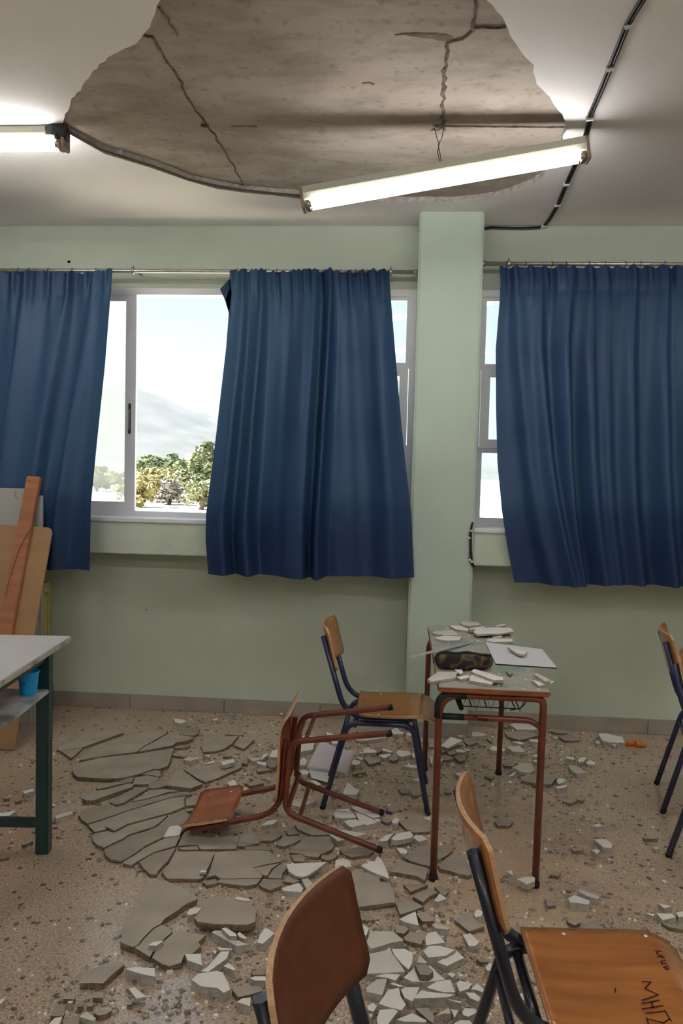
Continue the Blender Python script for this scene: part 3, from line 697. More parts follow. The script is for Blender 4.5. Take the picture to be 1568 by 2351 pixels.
wire(fillet([(.515, y0, .724), (.505, y0, .66), (.45, y0, .645)], .03))
tube('basket_bar', [(.222, y0-.01, .728), (.262, y0-.01, .642)], .009, 'rubber', bk, seg=6, sq=True); tube('basket_bar', [(.222, y1, .728), (.262, y1, .642)], .009, 'rubber', bk, seg=6, sq=True)
dp(tube('black_tape', fillet([(.1665, DY0+.03, .635), (.168, DY0+.03, DZ-.036), (.27, DY0+.03, DZ-.036)], .085, 8), .0160, 'cable', seg=10)); dp(tube('black_tape', [(.178, DY0+.03, .640), (.262, DY0+.03, .640)], .0122, 'cable', seg=8))
bm = bmesh.new()
def ds(pts, w=.0012):
    Q = [Vector((x, DY0+.03-.0122, z)) for x, z in pts]
    for a, b in zip(Q[:-1], Q[1:]):
        t = (b-a).normalized(); s = Vector((-t.z, 0, t.x))*w; bm.faces.new([bm.verts.new(p) for p in (a+s, b+s, b-s, a-s)])
x = .296
for g in (((0, -.007), (.001, .008), (.014, .008), (.014, .002)), ((.018, -.006), (.018, .003), (.024, .003), (.025, -.006)), ((.029, .006), (.029, -.006)), ((.036, .003), (.030, -.001), (.037, -.006)), ((.041, .002), (.046, .002), (.046, -.006), (.041, -.006), (.041, .002)), ((.054, .003), (.050, .001), (.055, -.003), (.050, -.006))): ds([(x+a, .640+b) for a, b in g])
o = dp(frombm('ink_writing', bm, 'ink_black')); o['label'] = 'scrawled name in black ink on the rail'
tag(desk, 'red-brown steel school desk with a wire basket, its top strewn with plaster', 'desk')

# ------------------------------------------------------------------ work table on the left
TZ = .842
c0 = on(163, 1460, TZ); c1 = on(0, 1563, TZ); ex = (c1-c0).normalized(); angt = math.atan2(ex.x, -ex.y)
tb = empty('work_table', (c0.x, c0.y, 0), (0, 0, angt))   # origin under the far right corner: -x into the table, -y toward the camera
box('tabletop', -1.6, 0, -.80, 0, TZ-.018, TZ, 'table_white', tb, bevel=.002); box('edge_band', -1.602, .002, -.802, .002, TZ-.024, TZ-.0035, 'table_edge', tb, bevel=.002)
box('lower_shelf', -1.5, -.018, -.76, -.20, .655, .672, 'shelf_stained', tb, bevel=.003)
for x in (-.07, -1.50):
    for y in (-.20, -.70): box('leg', x, x+.05, y, y+.05, 0, TZ-.022, 'green_steel', tb, bevel=.003)
box('long_rail', -1.45, -.07, -.19, -.16, .105, .138, 'green_steel', tb, bevel=.002); box('long_rail', -1.45, -.07, -.70, -.67, .105, .138, 'green_steel', tb, bevel=.002)
for x in (-.06, -1.49): box('side_rail', x, x+.03, -.65, -.20, TZ-.06, TZ-.03, 'green_steel', tb, bevel=.002)
tag(tb, 'white topped work table with dark green steel legs and a paint-stained shelf', 'table')
cl = on(74, 1590, .672)
bm = bmesh.new(); lathe(bm, [(0, .0), (.028, .0), (.031, .004), (.038, .078), (.041, .088), (.0425, .090), (.041, .0915), (.0385, .088), (.0345, .062), (.027, .006), (0, .006)], (0, 0, 0), 28)
cup = frombm('plastic_cup', bm, 'cup_blue', loc=None); cup.location = (cl.x-.005, cl.y-.02, .672)
bm = bmesh.new(); rg3 = random.Random(2)
for i in range(14):
    a = rg3.uniform(2.6, 5.6); z = rg3.uniform(.045, .085) if i > 5 else rg3.uniform(.08, .088); rr = .031+.007*(z-.004)/.074+.0006; p = Vector((rr*math.cos(a), rr*math.sin(a), z)); n = Vector((math.cos(a), math.sin(a), 0)); t = Vector((-n.y, n.x, 0)); s = rg3.uniform(.002, .005)
    vs = [bm.verts.new(p+t*s*math.cos(q*1.047)*rg3.uniform(.7, 1.3)+Vector((0, 0, 1))*s*math.sin(q*1.047)) for q in range(6)]; bm.faces.new(vs)
frombm('paint_spots', bm, 'blue_plastic', cup)
tag(cup, 'translucent blue plastic cup with dark paint spots on the table shelf', 'cup')

# ------------------------------------------------------------------ boards leaning on the left, radiator
tr = at(122, 1212, 4.33); br = on(32, 1722, .005)
edge = (tr-br); Lb = edge.length; ez = edge.normalized(); exx = Vector((-1, 0, 0)); exx = (exx-ez*exx.dot(ez)).normalized(); en = ez.cross(exx).normalized()
if en.y > 0: en = -en
bd = empty('drawing_board', br); M4 = Matrix((( -exx.x, en.x, ez.x, 0), (-exx.y, en.y, ez.y, 0), (-exx.z, en.z, ez.z, 0), (0, 0, 0, 1)))
def bpart(name, x0, x1, n0, n1, z0, z1, m, bev=.002, corner=0):
    bm = bmesh.new()
    if corner:
        out = [(x0, z0), (x1, z0)]+[(x1-corner+corner*math.cos(k*PI/12), z1-corner+corner*math.sin(k*PI/12)) for k in range(7)]+[(x0, z1)]
        a_ = [bm.verts.new((x, n0, z)) for x, z in out]; b_ = [bm.verts.new((x, n1, z)) for x, z in out]; bm.faces.new(a_); bm.faces.new(b_[::-1])
        for k in range(len(out)): bm.faces.new((a_[k], a_[(k+1) % len(out)], b_[(k+1) % len(out)], b_[k])).material_index = 1
    else:
        bbox(bm, x0, x1, n0, n1, z0, z1)
        if bev: bmesh.ops.bevel(bm, geom=bm.edges[:], offset=bev, segments=2, affect='EDGES')
    bmesh.ops.transform(bm, matrix=M4, verts=bm.verts); return frombm(name, bm, [m, 'wood_edge'] if corner else m, bd)
bpart('board_panel', -.95, 0, -.006, .006, 0, Lb, 'hardboard', corner=.035)
bx = -.115
bpart('batten', bx-.085, bx, .006, .040, .02, Lb+.30, 'timber', bev=.004)
bm = bmesh.new(); pts = [(bx+.006, Lb-.01), (bx-.02, Lb-.06), (bx-.045, Lb-.14), (bx-.06, Lb-.24), (bx-.072, Lb-.34), (bx-.076, Lb-.42)]
for (x0, z0), (x1, z1) in zip(pts[:-1], pts[1:]):
    bm.faces.new([bm.verts.new(M4 @ Vector(p)) for p in ((x0-.004, .042, z0), (x0+.003, .048, z0), (x1+.003, .048, z1), (x1-.004, .042, z1))])
frombm('torn_edge', bm, 'wood_edge', bd)
tag(bd, 'brown hardboard drawing board with a wooden batten, leaning behind the white table', 'board')
gp = empty('grey_panel', (0, 4.365, 0))
for i, (dx, dy) in enumerate(((0, 0), (.03, .017), (.055, .034))):
    a = at(74+i*7, 1122+i*8, 4.365); box('panel_sheet', -3.1, a.x+dx*.2, dy, dy+.012, .0, a.z, 'panel_grey', gp, bevel=.002)
bm = bmesh.new(); tr_ = [at(x, y, 4.3635) for x, y in ((33, 1127), (38, 1127), (36, 1138), (43, 1146), (40, 1148), (33, 1140))]
f = bm.faces.new([bm.verts.new(p-gp.location) for p in tr_]); frombm('chipped_patch', bm, 'wood_edge', gp)
tag(gp, 'grey panel sheets standing behind the drawing board, under the left curtain', 'panel')
rd = empty('radiator', (-2.45, 4.64, 0)); xr = at(113, 1480, 4.62).x+2.45
for i in range(12):
    x = xr-.045-.058*i; bm = bmesh.new(); sweep(bm, fillet([(x, -.05, .14), (x, -.05, .80), (x, .05, .80), (x, .05, .14)], .03), .022, 8); sweep(bm, [(x, 0, .16), (x, 0, .78)], .018, 8); frombm('radiator_column', bm, 'radiator_cream', rd)
for z in (.17, .77): tube('header_pipe', [(xr-.72, 0, z), (xr-.01, 0, z)], .024, 'radiator_cream', rd)
for x in (xr-.08, xr-.62): tube('radiator_foot', [(x, 0, .15), (x, 0, 0)], .018, 'radiator_cream', rd)
tube('valve_pipe', fillet([(xr-.02, 0, .17), (xr+.01, 0, .17), (xr+.01, 0, 0)], .01), .009, 'metal_dark', rd)
tag(rd, 'cream column radiator behind the drawing board', 'radiator')

# ------------------------------------------------------------------ broken plaster
REG = [  # region boxes in the photograph: x0,y0,x1,y1, where
    (0, 1600, 160, 2010, 'beside the green table leg'),
    (0, 2120, 330, 2400, 'on the shiny floor at bottom left'),
    (130, 1600, 520, 1690, 'in the fallen sheet near the window wall'),
    (520, 1600, 620, 1660, 'by the skirting left of the tipped chair'),
    (150, 1690, 480, 1800, 'in the upper left of the fallen sheet'),
    (480, 1640, 660, 1830, 'left of the tipped red chair'),
    (150, 1800, 425, 2020, 'in the cracked middle of the fallen sheet'),
    (425, 1800, 660, 1960, 'around the tipped red chair backrest'),
    (200, 1960, 480, 2250, 'in the front tongue of the fallen sheet'),
    (400, 1930, 660, 2060, 'in the front edge of the cracked sheet'),
    (480, 2040, 660, 2200, 'left of the nearest chair top'),
    (360, 2150, 700, 2400, 'in the heap left of nearest chair back'),
    (640, 1640, 850, 1810, 'behind the tipped red chair legs'),
    (640, 1800, 880, 1985, 'between the tipped red chair legs'),
    (620, 1980, 800, 2090, 'just above the nearest chair back'),
    (800, 1960, 1100, 2140, 'between nearest chair back and desk leg'),
    (850, 1840, 1010, 1990, 'in front of the upright blue chair'),
    (990, 1840, 1110, 2040, 'beside the near left desk leg'),
    (850, 1640, 1010, 1840, 'under the upright blue chair'),
    (1000, 1640, 1110, 1840, 'under the desk by the pillar foot'),
    (1110, 1640, 1260, 1800, 'under the right side of the desk'),
    (800, 2120, 1010, 2400, 'in the heap right of nearest chair back'),
    (1000, 2050, 1180, 2400, 'beside the lower right chair post'),
    (1160, 1800, 1400, 2000, 'on the open floor right of the desk'),
    (1230, 1640, 1568, 1800, 'by the skirting right of the desk'),
    (1150, 1960, 1420, 2240, 'on the floor behind the orange seat'),
    (1380, 1800, 1600, 2240, 'on the floor at the right edge'),
    (1150, 2200, 1300, 2400, 'under the orange seat')]
CROPS = dict(A=(100, 1620, 5.227), B=(380, 1620, 5.227), C=(160, 1780, 5.227), D=(360, 1860, 5.227), E=(560, 1840, 5.227), F=(560, 1640, 5.227), G=(160, 2020, 5.227), P=(360, 2040, 5.227),
             U=(800, 1640, 5.227), V=(1020, 1640, 5.227), K=(800, 1820, 5.227), L=(780, 1980, 5.227), N=(800, 2120, 4.3556), M=(1000, 1960, 5.227), R=(0, 2170, 4.9), Q=(320, 2140, 4.6118),
             W=(1240, 1400, 3.918), X=(1000, 1740, 2.7606), S=(100, 1900, 2.613), T=(0, 1060, 2.612), Z=(920, 1400, 4.126))
SHARDS = '''
A g 1 155,525 200,540 450,505 640,440 960,325 860,270 560,330 330,430
A g 1 200,545 330,632 470,508
A g 1 430,655 700,605 1120,555 1195,490 1460,345 1490,300 1250,305 1060,350 780,430 600,490
A g 2 1140,553 1200,500 1465,355 1560,345 1614,315 1625,352 1800,374 1790,395 1700,425 1590,440 1560,472 1330,520
B g 1 160,300 270,262 415,268 395,330 345,360 165,345
A g 2 350,790 345,760 430,690 700,625 1130,578 1560,508 1540,590 1490,720 1400,755 1330,755 1140,822 960,862 860,872 640,868 410,855 370,825
A g 1 1150,828 1310,772 1405,782 1400,840 1375,855 1330,838 1240,830
A g 1 905,905 1050,858 1088,862 1060,915 980,925
A g 1 1098,862 1240,838 1370,862 1390,885 1260,935 1240,942 1080,945 1076,915
C g 2 150,275 170,215 320,188 480,160 700,98 770,102 760,135 600,190 450,240 290,300 200,300
C g 1 320,150 345,112 570,78 690,92 560,115 420,150 340,165
C g 1 480,320 560,350 640,330 740,270 935,165 900,145 760,165 620,228
C g 1 740,315 900,285 1200,195 1330,185 1150,165 955,178 850,252
C g 2 940,100 1075,58 1185,98 1140,130 1000,158 950,150
B g 2 10,955 130,792 203,774 250,808 368,893 448,937 300,990
B g 1 218,765 430,700 660,692 690,735 820,702 918,682 905,740 720,825 600,880 480,918 372,868
B g 1 420,480 480,402 620,374 875,364 800,458 700,518 600,546 450,555
B g 1 888,388 1055,377 1063,410 940,518 872,495 814,466
B g 1 715,345 930,320 935,345 880,357
C g 1 110,480 150,430 300,370 490,348 560,378 740,327 900,297 1200,217 1400,192 1475,225 1220,258 1050,310 690,420 450,506 215,580 150,540
C g 1 220,594 450,520 690,434 1050,324 1220,272 1395,250 1370,290 1382,375 1190,453 860,538 780,558 690,583 540,665 412,608 440,648 300,680 260,640
C g 1 262,720 300,697 450,670 540,688 690,604 860,558 1175,475 1058,583 1000,620 700,713 640,758 410,870 330,838 280,790
C g 1 412,892 640,782 700,737 1000,642 1072,597 1198,483 1368,403 1400,433 1480,520 1460,600 1370,650 1320,718 1130,737 900,848 780,938 620,1032 500,1010 430,960
C g 1 1388,292 1478,243 1558,252 1545,348 1402,368
C g 1 1398,400 1528,386 1518,420 1402,430
C g 1 642,1040 790,953 910,868 1140,758 1328,738 1273,843 1170,873 1010,923 820,1028 745,1078 655,1062
C g 1 832,1045 1015,938 1170,892 1268,864 1253,900 1188,1014 1063,1148 1040,1192 960,1188 880,1110
C w 1.1 1130,740 1200,615 1300,600 1350,625 1320,715
D g 1 258,428 330,262 600,332 995,303 958,400 958,462 522,468 492,420 380,415
D g 1 252,450 480,428 508,473 300,473
D g 1 1008,302 1158,282 1232,398 1050,428 965,428 968,390
D g 1 1052,440 1298,418 1395,478 1062,473
D g 1.2 227,492 460,492 738,497 678,543 638,648 596,728 576,788 520,828 300,823 127,823 62,740 162,620
D g 1.2 702,502 800,492 1080,482 1358,492 1428,580 1495,618 1380,638 1158,688 1268,788 1248,818 762,818 702,778 604,798 642,720
D g 1.2 762,827 1248,827 1198,888 1080,908 880,888 722,863
D g 1 1168,696 1475,632 1378,700 1328,786 1272,782
D g 1 1492,642 1566,690 1508,760 1498,822 1332,812 1342,790 1402,702
D g 1.2 1222,888 1302,828 1498,833 1498,908 1360,956 1262,922
D g 1 540,855 700,832 710,880 600,900
D w 2.2 515,750 540,715 600,730 590,745
D w 1 1030,110 1060,80 1115,100 1100,115
D w 1 1255,180 1330,130 1420,115 1450,130 1400,165
E g 1 190,468 240,402 418,322 458,395 418,428 340,468
E g 1 524,312 600,322 662,383 532,403 512,352
E g 1 482,422 668,412 678,458 610,493 472,543 384,520
E g 1 552,608 642,502 762,422 1018,418 1086,520 1056,578 920,636 898,668 742,656 702,628
E g 1 560,642 690,634 738,668 718,718 602,718
E g 1 612,272 760,242 998,342 1026,398 820,402 642,328
E g 1 932,642 1128,642 1078,688 1000,708 932,680
E g 1 1142,582 1400,542 1560,600 1500,638 1300,668 1202,638
E w 2.2 510,750 990,730 760,890 700,905 620,890 540,840
E w 2 690,930 770,925 860,1010 870,1060 755,1060 720,990
E w 1.4 450,1040 660,980 712,1045 690,1090 480,1068
E w 2.2 1090,790 1100,710 1190,675 1270,715 1290,780
E g 1 482,958 542,862 678,948 600,978
E w 1.8 1082,150 1110,97 1250,87 1328,140 1346,193 1180,203 1092,188
E w 1.8 1030,400 1130,335 1480,380 1380,415 1220,455 1130,480
K w 2.2 150,875 200,845 230,850 215,815 310,820 350,760 400,800 440,890 490,1035 380,990 270,945
K w 1.8 34,166 130,162 345,185 376,288 292,298 130,233 52,190
K w 1.8 72,227 130,247 288,317 348,355 240,380 202,383 134,340 104,292
K w 1.8 -58,342 0,327 98,322 200,378 40,413 0,395
K w 1.4 304,312 380,317 383,343 345,347
K g 1 395,330 430,305 505,310 505,350 450,360
K w 1.4 520,345 560,295 615,320 590,365 530,365
K g 1.2 600,340 720,305 860,300 985,345 975,465 780,475 690,430
K w 1 895,290 985,290 985,335 920,320
K w 2 365,570 450,510 555,475 470,575 400,585
K w 3 510,560 570,500 740,455 775,500 770,530 680,560 560,575
K w 1.4 780,545 800,510 880,505 945,560 850,590
K w 1.4 570,655 660,665 710,700 690,735 620,725
K g 1 642,760 702,742 822,642 980,612 985,770 1056,800 970,886 860,858 742,818
K g 1 1000,622 1230,642 1250,686 1200,733 1078,806
K g 1.4 1078,870 1242,732 1400,742 1478,980 1440,998 1100,913
L g 1.6 610,110 660,62 742,-18 860,17 1062,72 1058,110 1020,213 920,160 800,140 700,120
L g 1.8 100,120 230,90 300,130 330,112 480,172 480,227 590,242 658,370 663,478 180,543 160,380
L g 1 762,260 950,260 1056,270 960,308 850,353
L g 1.4 872,410 960,352 1090,302 1178,360 1070,410 1000,478
L g 1 1134,290 1210,272 1308,350 1260,398 1202,360
L w 1.6 1130,465 1200,365 1285,430 1180,475
L g 1.6 672,482 870,457 1008,530 722,628
L w 1.6 712,685 908,587 948,753 790,720
L g 2 917,612 980,592 1070,607 1138,703 992,708
L w 1.4 1105,745 1150,725 1310,785 1300,805 1150,790
L w 1.6 1032,900 1052,852 1150,827 1266,963 1032,992
L w 2 322,950 372,827 648,837 766,938 620,963 380,1028 342,990
L w 1.6 215,740 260,735 348,790 318,878 232,840
L w 1.2 245,900 308,958 262,998
L g 1.4 657,760 780,757 828,800 772,856 672,838
L g 1.4 767,900 852,832 970,862 1006,920 978,983 790,938
L g 1 202,612 400,642 428,690 330,698 222,680
M g 1.4 225,790 330,720 440,740 480,790 583,873 400,930
N w 1.8 162,385 212,302 380,267 408,237 436,300 496,380 568,486 350,498 177,503
N w 1.8 434,257 560,257 646,302 636,400 602,456 542,410 454,310
N w 1.6 890,388 975,335 1080,272 1158,345 985,428
N w 2.8 747,275 800,227 900,224 1068,266 973,322 800,338
N w 1 687,390 710,317 788,390 770,398
N w 1.4 552,545 660,442 820,422 966,558 800,583 640,583
N g 2.6 665,407 780,407 848,480 800,518 715,513
N w 1.4 265,530 380,502 518,512 470,570 390,545
N w 1.8 172,650 280,557 383,547 338,718 182,688
N w 1.2 782,640 880,582 1020,562 1066,688 950,688
N w 1.4 1078,602 1110,572 1238,602 1200,653 1112,683
N w 1.4 1222,660 1290,597 1363,670 1340,688 1270,663
N w 1.6 1172,690 1260,692 1323,745 1300,783 1220,748
N w 1.8 302,800 400,662 503,647 522,730 576,815 530,868 410,838
N w 1.6 524,660 560,637 713,637 678,720 640,783 564,745
N w 2.4 652,750 722,672 870,692 1063,710 1000,738 860,743
N w 2 972,752 1130,782 1120,798
N w 1.4 187,830 250,792 283,830 250,883 200,868
N w 1.8 282,955 312,867 450,857 496,880 400,1000 420,1030 300,1040
N w 1.8 482,960 640,897 783,970 770,988 560,983
N w 1.4 862,930 1000,842 1028,900 960,900
N w 1.2 1022,857 1098,870 1063,943
N w 1.6 1137,890 1165,847 1260,852 1288,885 1200,933 1150,918
N w 1.4 1312,965 1370,917 1418,950 1400,983
N w 1.4 1052,1000 1120,967 1210,972 1238,1006 1150,1040
N w 1.8 1367,440 1400,402 1473,397 1488,473 1390,473
N w 1.4 1142,115 1220,102 1308,185 1270,223 1205,223
N g 1 672,852 800,842 858,930 850,1000 792,960
N w 1 987,505 1030,487 1073,510 1040,543
N g 1 1277,352 1378,347 1398,385 1320,388
N w 1 205,900 240,910 225,950
N w 1.4 415,602 450,592 556,630 500,633
G g 2 612,750 642,560 702,440 812,310 852,190 912,80 942,10 1000,-20 1160,7 1240,52 1400,112 1536,230 1400,288 1150,458 1120,488 1098,523 998,578 878,698 818,778 760,808
G g 2 777,812 832,787 892,707 1012,587 1110,533 1207,582 1236,620 1038,788 963,926 850,858
P g 2 -58,825 12,702 202,532 270,507 588,560 500,643 528,690 430,778 330,798 290,888 150,928 60,898
P g 2.2 452,350 542,242 602,112 850,92 930,122 1100,152 1193,240 1183,400 1100,433 700,428 482,393
P w 1.6 360,295 400,240 480,225 540,240 480,300 390,320
P w 3.4 935,115 960,95 1110,125 1110,150 950,130
G w 3 945,785 1000,745 1125,730 1040,790
P w 2 660,530 690,505 780,505 900,590 1050,650 1110,665 960,690 870,640
P w 3.2 780,480 830,470 950,540 960,570 870,565
P w 2 965,545 990,520 1080,590 1060,605 990,580
P w 1.8 1200,650 1240,550 1300,470 1350,490 1410,540 1270,665
P w 1.4 1420,580 1540,545 1500,610
P w 2 340,790 530,785 535,890 550,920 370,860
P w 2 525,990 600,950 770,755 870,750 840,840 620,1000
P w 1.6 800,930 860,890 940,960 930,985
P w 1.6 715,700 905,725 900,740 760,740
P w 1 665,750 720,742 700,788
Q w 2.8 550,500 620,440 820,415 880,430 940,540 960,610 890,640 830,590 650,570
Q w 1.6 1030,740 1090,700 1180,690 1170,785
Q g 1.4 1200,730 1210,677 1330,667 1380,700 1370,740 1290,753
Q g 1.4 980,610 1080,572 1270,572 1308,620 1050,688
Q w 1.6 1170,490 1220,470 1330,467 1360,510 1230,513
Q w 2 1337,440 1372,350 1480,317 1440,480 1415,533 1380,500
Q g 1 1182,420 1300,382 1358,402 1330,450 1200,453
S w 2.4 490,850 550,838 665,840 670,892 590,880
S w 2.2 510,965 545,955 615,1015 555,1025
R g 2.4 900,430 910,330 950,300 1200,205 1390,175 1395,220 1250,340 1160,430 1040,425
R g 1.6 715,555 850,555 840,610 710,605
R g 1.6 1040,545 1160,520 1160,590 1040,590
R w 1.6 895,800 970,740 1080,825 1040,855
R g 1.6 1052,762 1130,712 1248,740 1180,780 1110,790
R g 1.4 570,790 620,680 740,670 720,790 620,800
R w 1.4 550,886 610,822 700,802 670,886 640,920 560,930
R g 1.2 702,832 890,792 890,930 720,930
R g 1.2 870,650 940,640 930,690 870,690
R w 2 762,630 825,627 800,653 770,653
R g 1.2 975,650 1050,640 1040,690 980,690
R w 1.4 -40,630 70,590 20,650 -20,670
R g 1 1440,620 1490,610 1480,670 1430,670
T w 1.4 330,2120 430,2095 437,2112 335,2142
T w 1.4 -20,2112 100,2090 60,2120 -10,2130
T w 1.2 135,1975 200,1960 205,1975 145,1990
T g 1.2 130,2290 190,2260 200,2275 140,2300
T g 1 20,2010 60,2006 56,2020 24,2022
T g 1 90,2030 128,2020 130,2030 96,2042
B w 1.6 220,635 290,615 390,620 400,635 300,660 235,655
B w 1.2 430,710 580,652 580,685 500,700
B w 3 670,670 780,640 815,640 830,680 700,715 675,710
B w 1.4 980,620 1140,632 1130,655 1040,665
B w 1.8 1150,660 1165,592 1235,570 1230,590
F w 1.8 305,510 340,440 480,395 430,337 520,320 660,257 855,257 835,420 720,440 500,500 380,518
F w 1.4 400,550 500,540 560,545 500,585 430,580
B w 1.4 1090,670 1210,680 1205,720 1110,700
B g 2 1215,670 1270,637 1340,690 1320,740 1250,745 1215,710
B w 2 735,925 820,890 880,975 800,990
B w 1.2 930,980 985,975 975,1020 935,1030
B g 1.4 940,640 990,650 980,700 922,690
B g 1.2 950,930 1130,890 1180,930 1020,965
B g 1.2 1090,770 1200,745 1280,765 1110,795
B w 1.6 95,155 200,165 260,190 180,215 110,200
B w 1.2 560,165 630,150 625,170 570,178
B w 1.2 830,100 935,100 890,115
B w 1 440,125 490,140 460,145
B w 1 765,90 815,100 800,112
B w 1 1365,95 1410,85 1400,110
B w 1 450,595 540,600 520,615
B g 1 690,590 790,590 780,610 690,610
B g 1 82,577 320,607 300,620 95,600
B g 1 110,490 300,475 270,500 120,510
F w 1.6 1190,945 1240,815 1300,850 1310,875 1390,910 1350,965 1200,960
F w 1.6 650,690 720,660 790,690 760,720 680,720
F w 1.2 650,560 720,515 760,560 740,610 650,610
F w 1.4 980,210 1150,260 1200,265 1190,350 1060,350 1030,300
F w 1.2 780,790 860,795 930,840 880,850
E w 1.4 555,-5 800,-60 860,0 680,65 580,40
U g 1.4 90,200 150,167 290,172 308,200 160,238
U w 1.6 80,290 250,277 340,212 420,212 475,280 200,310 90,305
U w 1.6 500,190 580,162 620,202 670,217 650,235 540,235
U w 1.4 680,230 750,187 790,202 780,250 720,258
U w 1.6 175,410 240,392 260,417 320,427 340,460 180,465
U w 1.6 400,430 410,397 540,455 500,460
U w 1.6 360,490 500,470 510,490 430,525 390,515
U w 1.8 575,460 590,432 720,442 755,480 640,510 590,490
U w 1.2 752,472 810,462 815,515 770,515
U w 1.8 30,600 60,542 150,562 130,600 80,610
U w 1.2 95,520 170,522 160,548
U g 1.6 182,522 240,492 310,532 380,522 388,568 250,598
U w 1.2 655,620 700,607 830,612 825,640 750,640
U g 1.6 482,540 560,452 600,540 540,558
U g 1.4 322,402 390,382 400,430 360,468 322,440
U w 1.2 757,790 850,762 860,800
U g 1 592,892 740,892 730,938 640,948
U g 1 747,940 860,902 880,960 780,983
U g 1.4 50,700 200,662 215,690 60,718
U w 2.6 1110,370 1230,277 1370,317 1190,400
U g 1.4 1378,292 1470,282 1543,340 1440,368 1392,332
U w 1.4 1295,250 1370,227 1440,232 1440,255 1340,268
V w 1.8 330,265 335,207 450,217 520,245 440,265
U w 1 1145,245 1200,237 1180,263
U w 1.4 1347,387 1450,430 1430,440 1370,402
U w 1.4 1280,425 1340,415 1420,440 1380,458 1300,453
U g 1.2 1182,447 1270,422 1308,468 1210,488
U g 1.4 1262,502 1428,472 1400,548 1330,563
U g 1.2 1122,492 1230,502 1258,530 1180,553 1122,548
U w 1.4 975,505 1010,507 1010,600 985,580
U w 1.4 1095,512 1133,540 1110,578 1090,578
U g 1.2 952,302 1020,312 1020,388 970,398
U w 1.6 1285,715 1310,697 1385,707 1375,745 1320,740
U g 1 1147,912 1230,902 1240,938 1160,938
U g 1 1112,422 1180,432 1130,468
V w 2 780,125 860,97 1000,97 1110,127 1130,160 1080,188 990,183 870,183
V g 1.4 722,217 850,202 1010,212 1148,245 1010,288 900,308 760,268
V w 1.2 812,327 900,327 958,345 930,363
V w 1.2 1007,310 1040,297 1150,307 1150,330 1060,328
V w 1.6 737,387 900,372 968,453 830,448
V w 1.6 542,410 580,377 700,397 734,430 680,453 560,428
V w 1.6 812,635 950,587 1040,592 1083,665 1030,698 930,688
V g 1.4 702,590 780,547 850,590 830,623 720,618
V w 1.2 767,740 840,692 860,702 820,738
V g 1.8 922,790 982,712 1338,722 1348,760 1290,838 1100,828
V w 1.4 1347,800 1372,767 1450,772 1450,808 1372,838
V w 1.8 1332,870 1480,842 1470,865 1420,888 1350,888
V w 1.2 1062,490 1140,477 1145,508 1070,508
V w 1.2 1062,552 1130,547 1120,578 1080,578
V w 1.2 1457,520 1470,507 1560,517 1550,533
V g 1.2 1272,200 1300,172 1450,182 1470,228 1350,223
V g 1.2 1372,270 1480,238 1568,252 1618,308 1450,318
V w 1.2 1282,267 1360,272 1350,293
V g 1 482,740 530,722 598,750 560,773
V g 1 692,142 770,127 760,158
V w 1 797,182 835,182 830,207
V g 1 402,332 470,322 498,378 420,378
V g 1 502,292 580,292 570,338
W w 2 525,1115 590,1112 740,1140 765,1195 640,1195 560,1180
W w 1.4 495,1185 530,1175 545,1200 510,1205
W w 1 635,1207 690,1215 670,1228
W w 1.4 225,1335 260,1320 310,1332 300,1350
W w 1.6 335,1350 370,1327 425,1332 390,1365 350,1370
W w 1.4 410,1372 450,1354 495,1370 490,1393 430,1390
W w 1.8 250,1400 300,1402 350,1417 415,1465 330,1475 290,1450
W g 1.4 200,1720 260,1692 330,1720 270,1738
W g 1.4 335,1684 400,1700 380,1718 325,1706
W w 1.6 465,1940 530,1922 560,1945 520,1953
W w 2 480,2060 590,2062 655,2110 640,2148 570,2138
W w 1.6 455,2157 540,2162 515,2198
W w 1 1010,2135 1050,2127 1075,2145 1040,2158
W g 1.2 920,2045 1050,2047 1060,2060 940,2060
W w .8 385,1875 450,1878 440,1887
W g 1.2 280,2140 390,2142 385,2168 290,2168
X w 3.2 515,770 560,755 630,750 630,780 580,800
X w 2 840,890 880,868 980,905 970,930 850,915
X w 1.8 900,845 930,835 1040,880 1030,895 960,875
X g 2 880,1087 930,1062 1000,1042 1050,1090 1040,1128 980,1148 930,1123
X g 1.4 830,1020 920,1045 880,1060 840,1040
X g 1.6 475,1070 530,1062 640,1140 620,1163 560,1143
X w 1.4 1410,922 1500,940 1450,953
X w 1.6 1400,987 1500,987 1520,1010 1440,1028
X w 1.6 1525,980 1568,972 1600,1000 1540,1010
X w 1 1325,982 1390,990 1380,1003
X g 1 1430,1042 1568,1070 1600,1093 1480,1073
X g 1.2 705,1180 760,1162 790,1180 740,1193
X g 1.2 372,400 430,377 493,400 470,428 392,428
X g 1.2 722,740 750,717 793,725 780,748
X w 1.4 450,720 485,712 490,743
X w 1.4 245,985 265,957 300,975 290,1003 250,1008
X g 1 692,892 760,912 763,933 710,938
X w 1.4 515,1395 560,1352 590,1372 590,1405
X w 1.4 530,1450 600,1442 600,1478
X w 1.2 515,1500 550,1492 565,1535 520,1530
X w 1 690,1207 740,1220 700,1228
'''
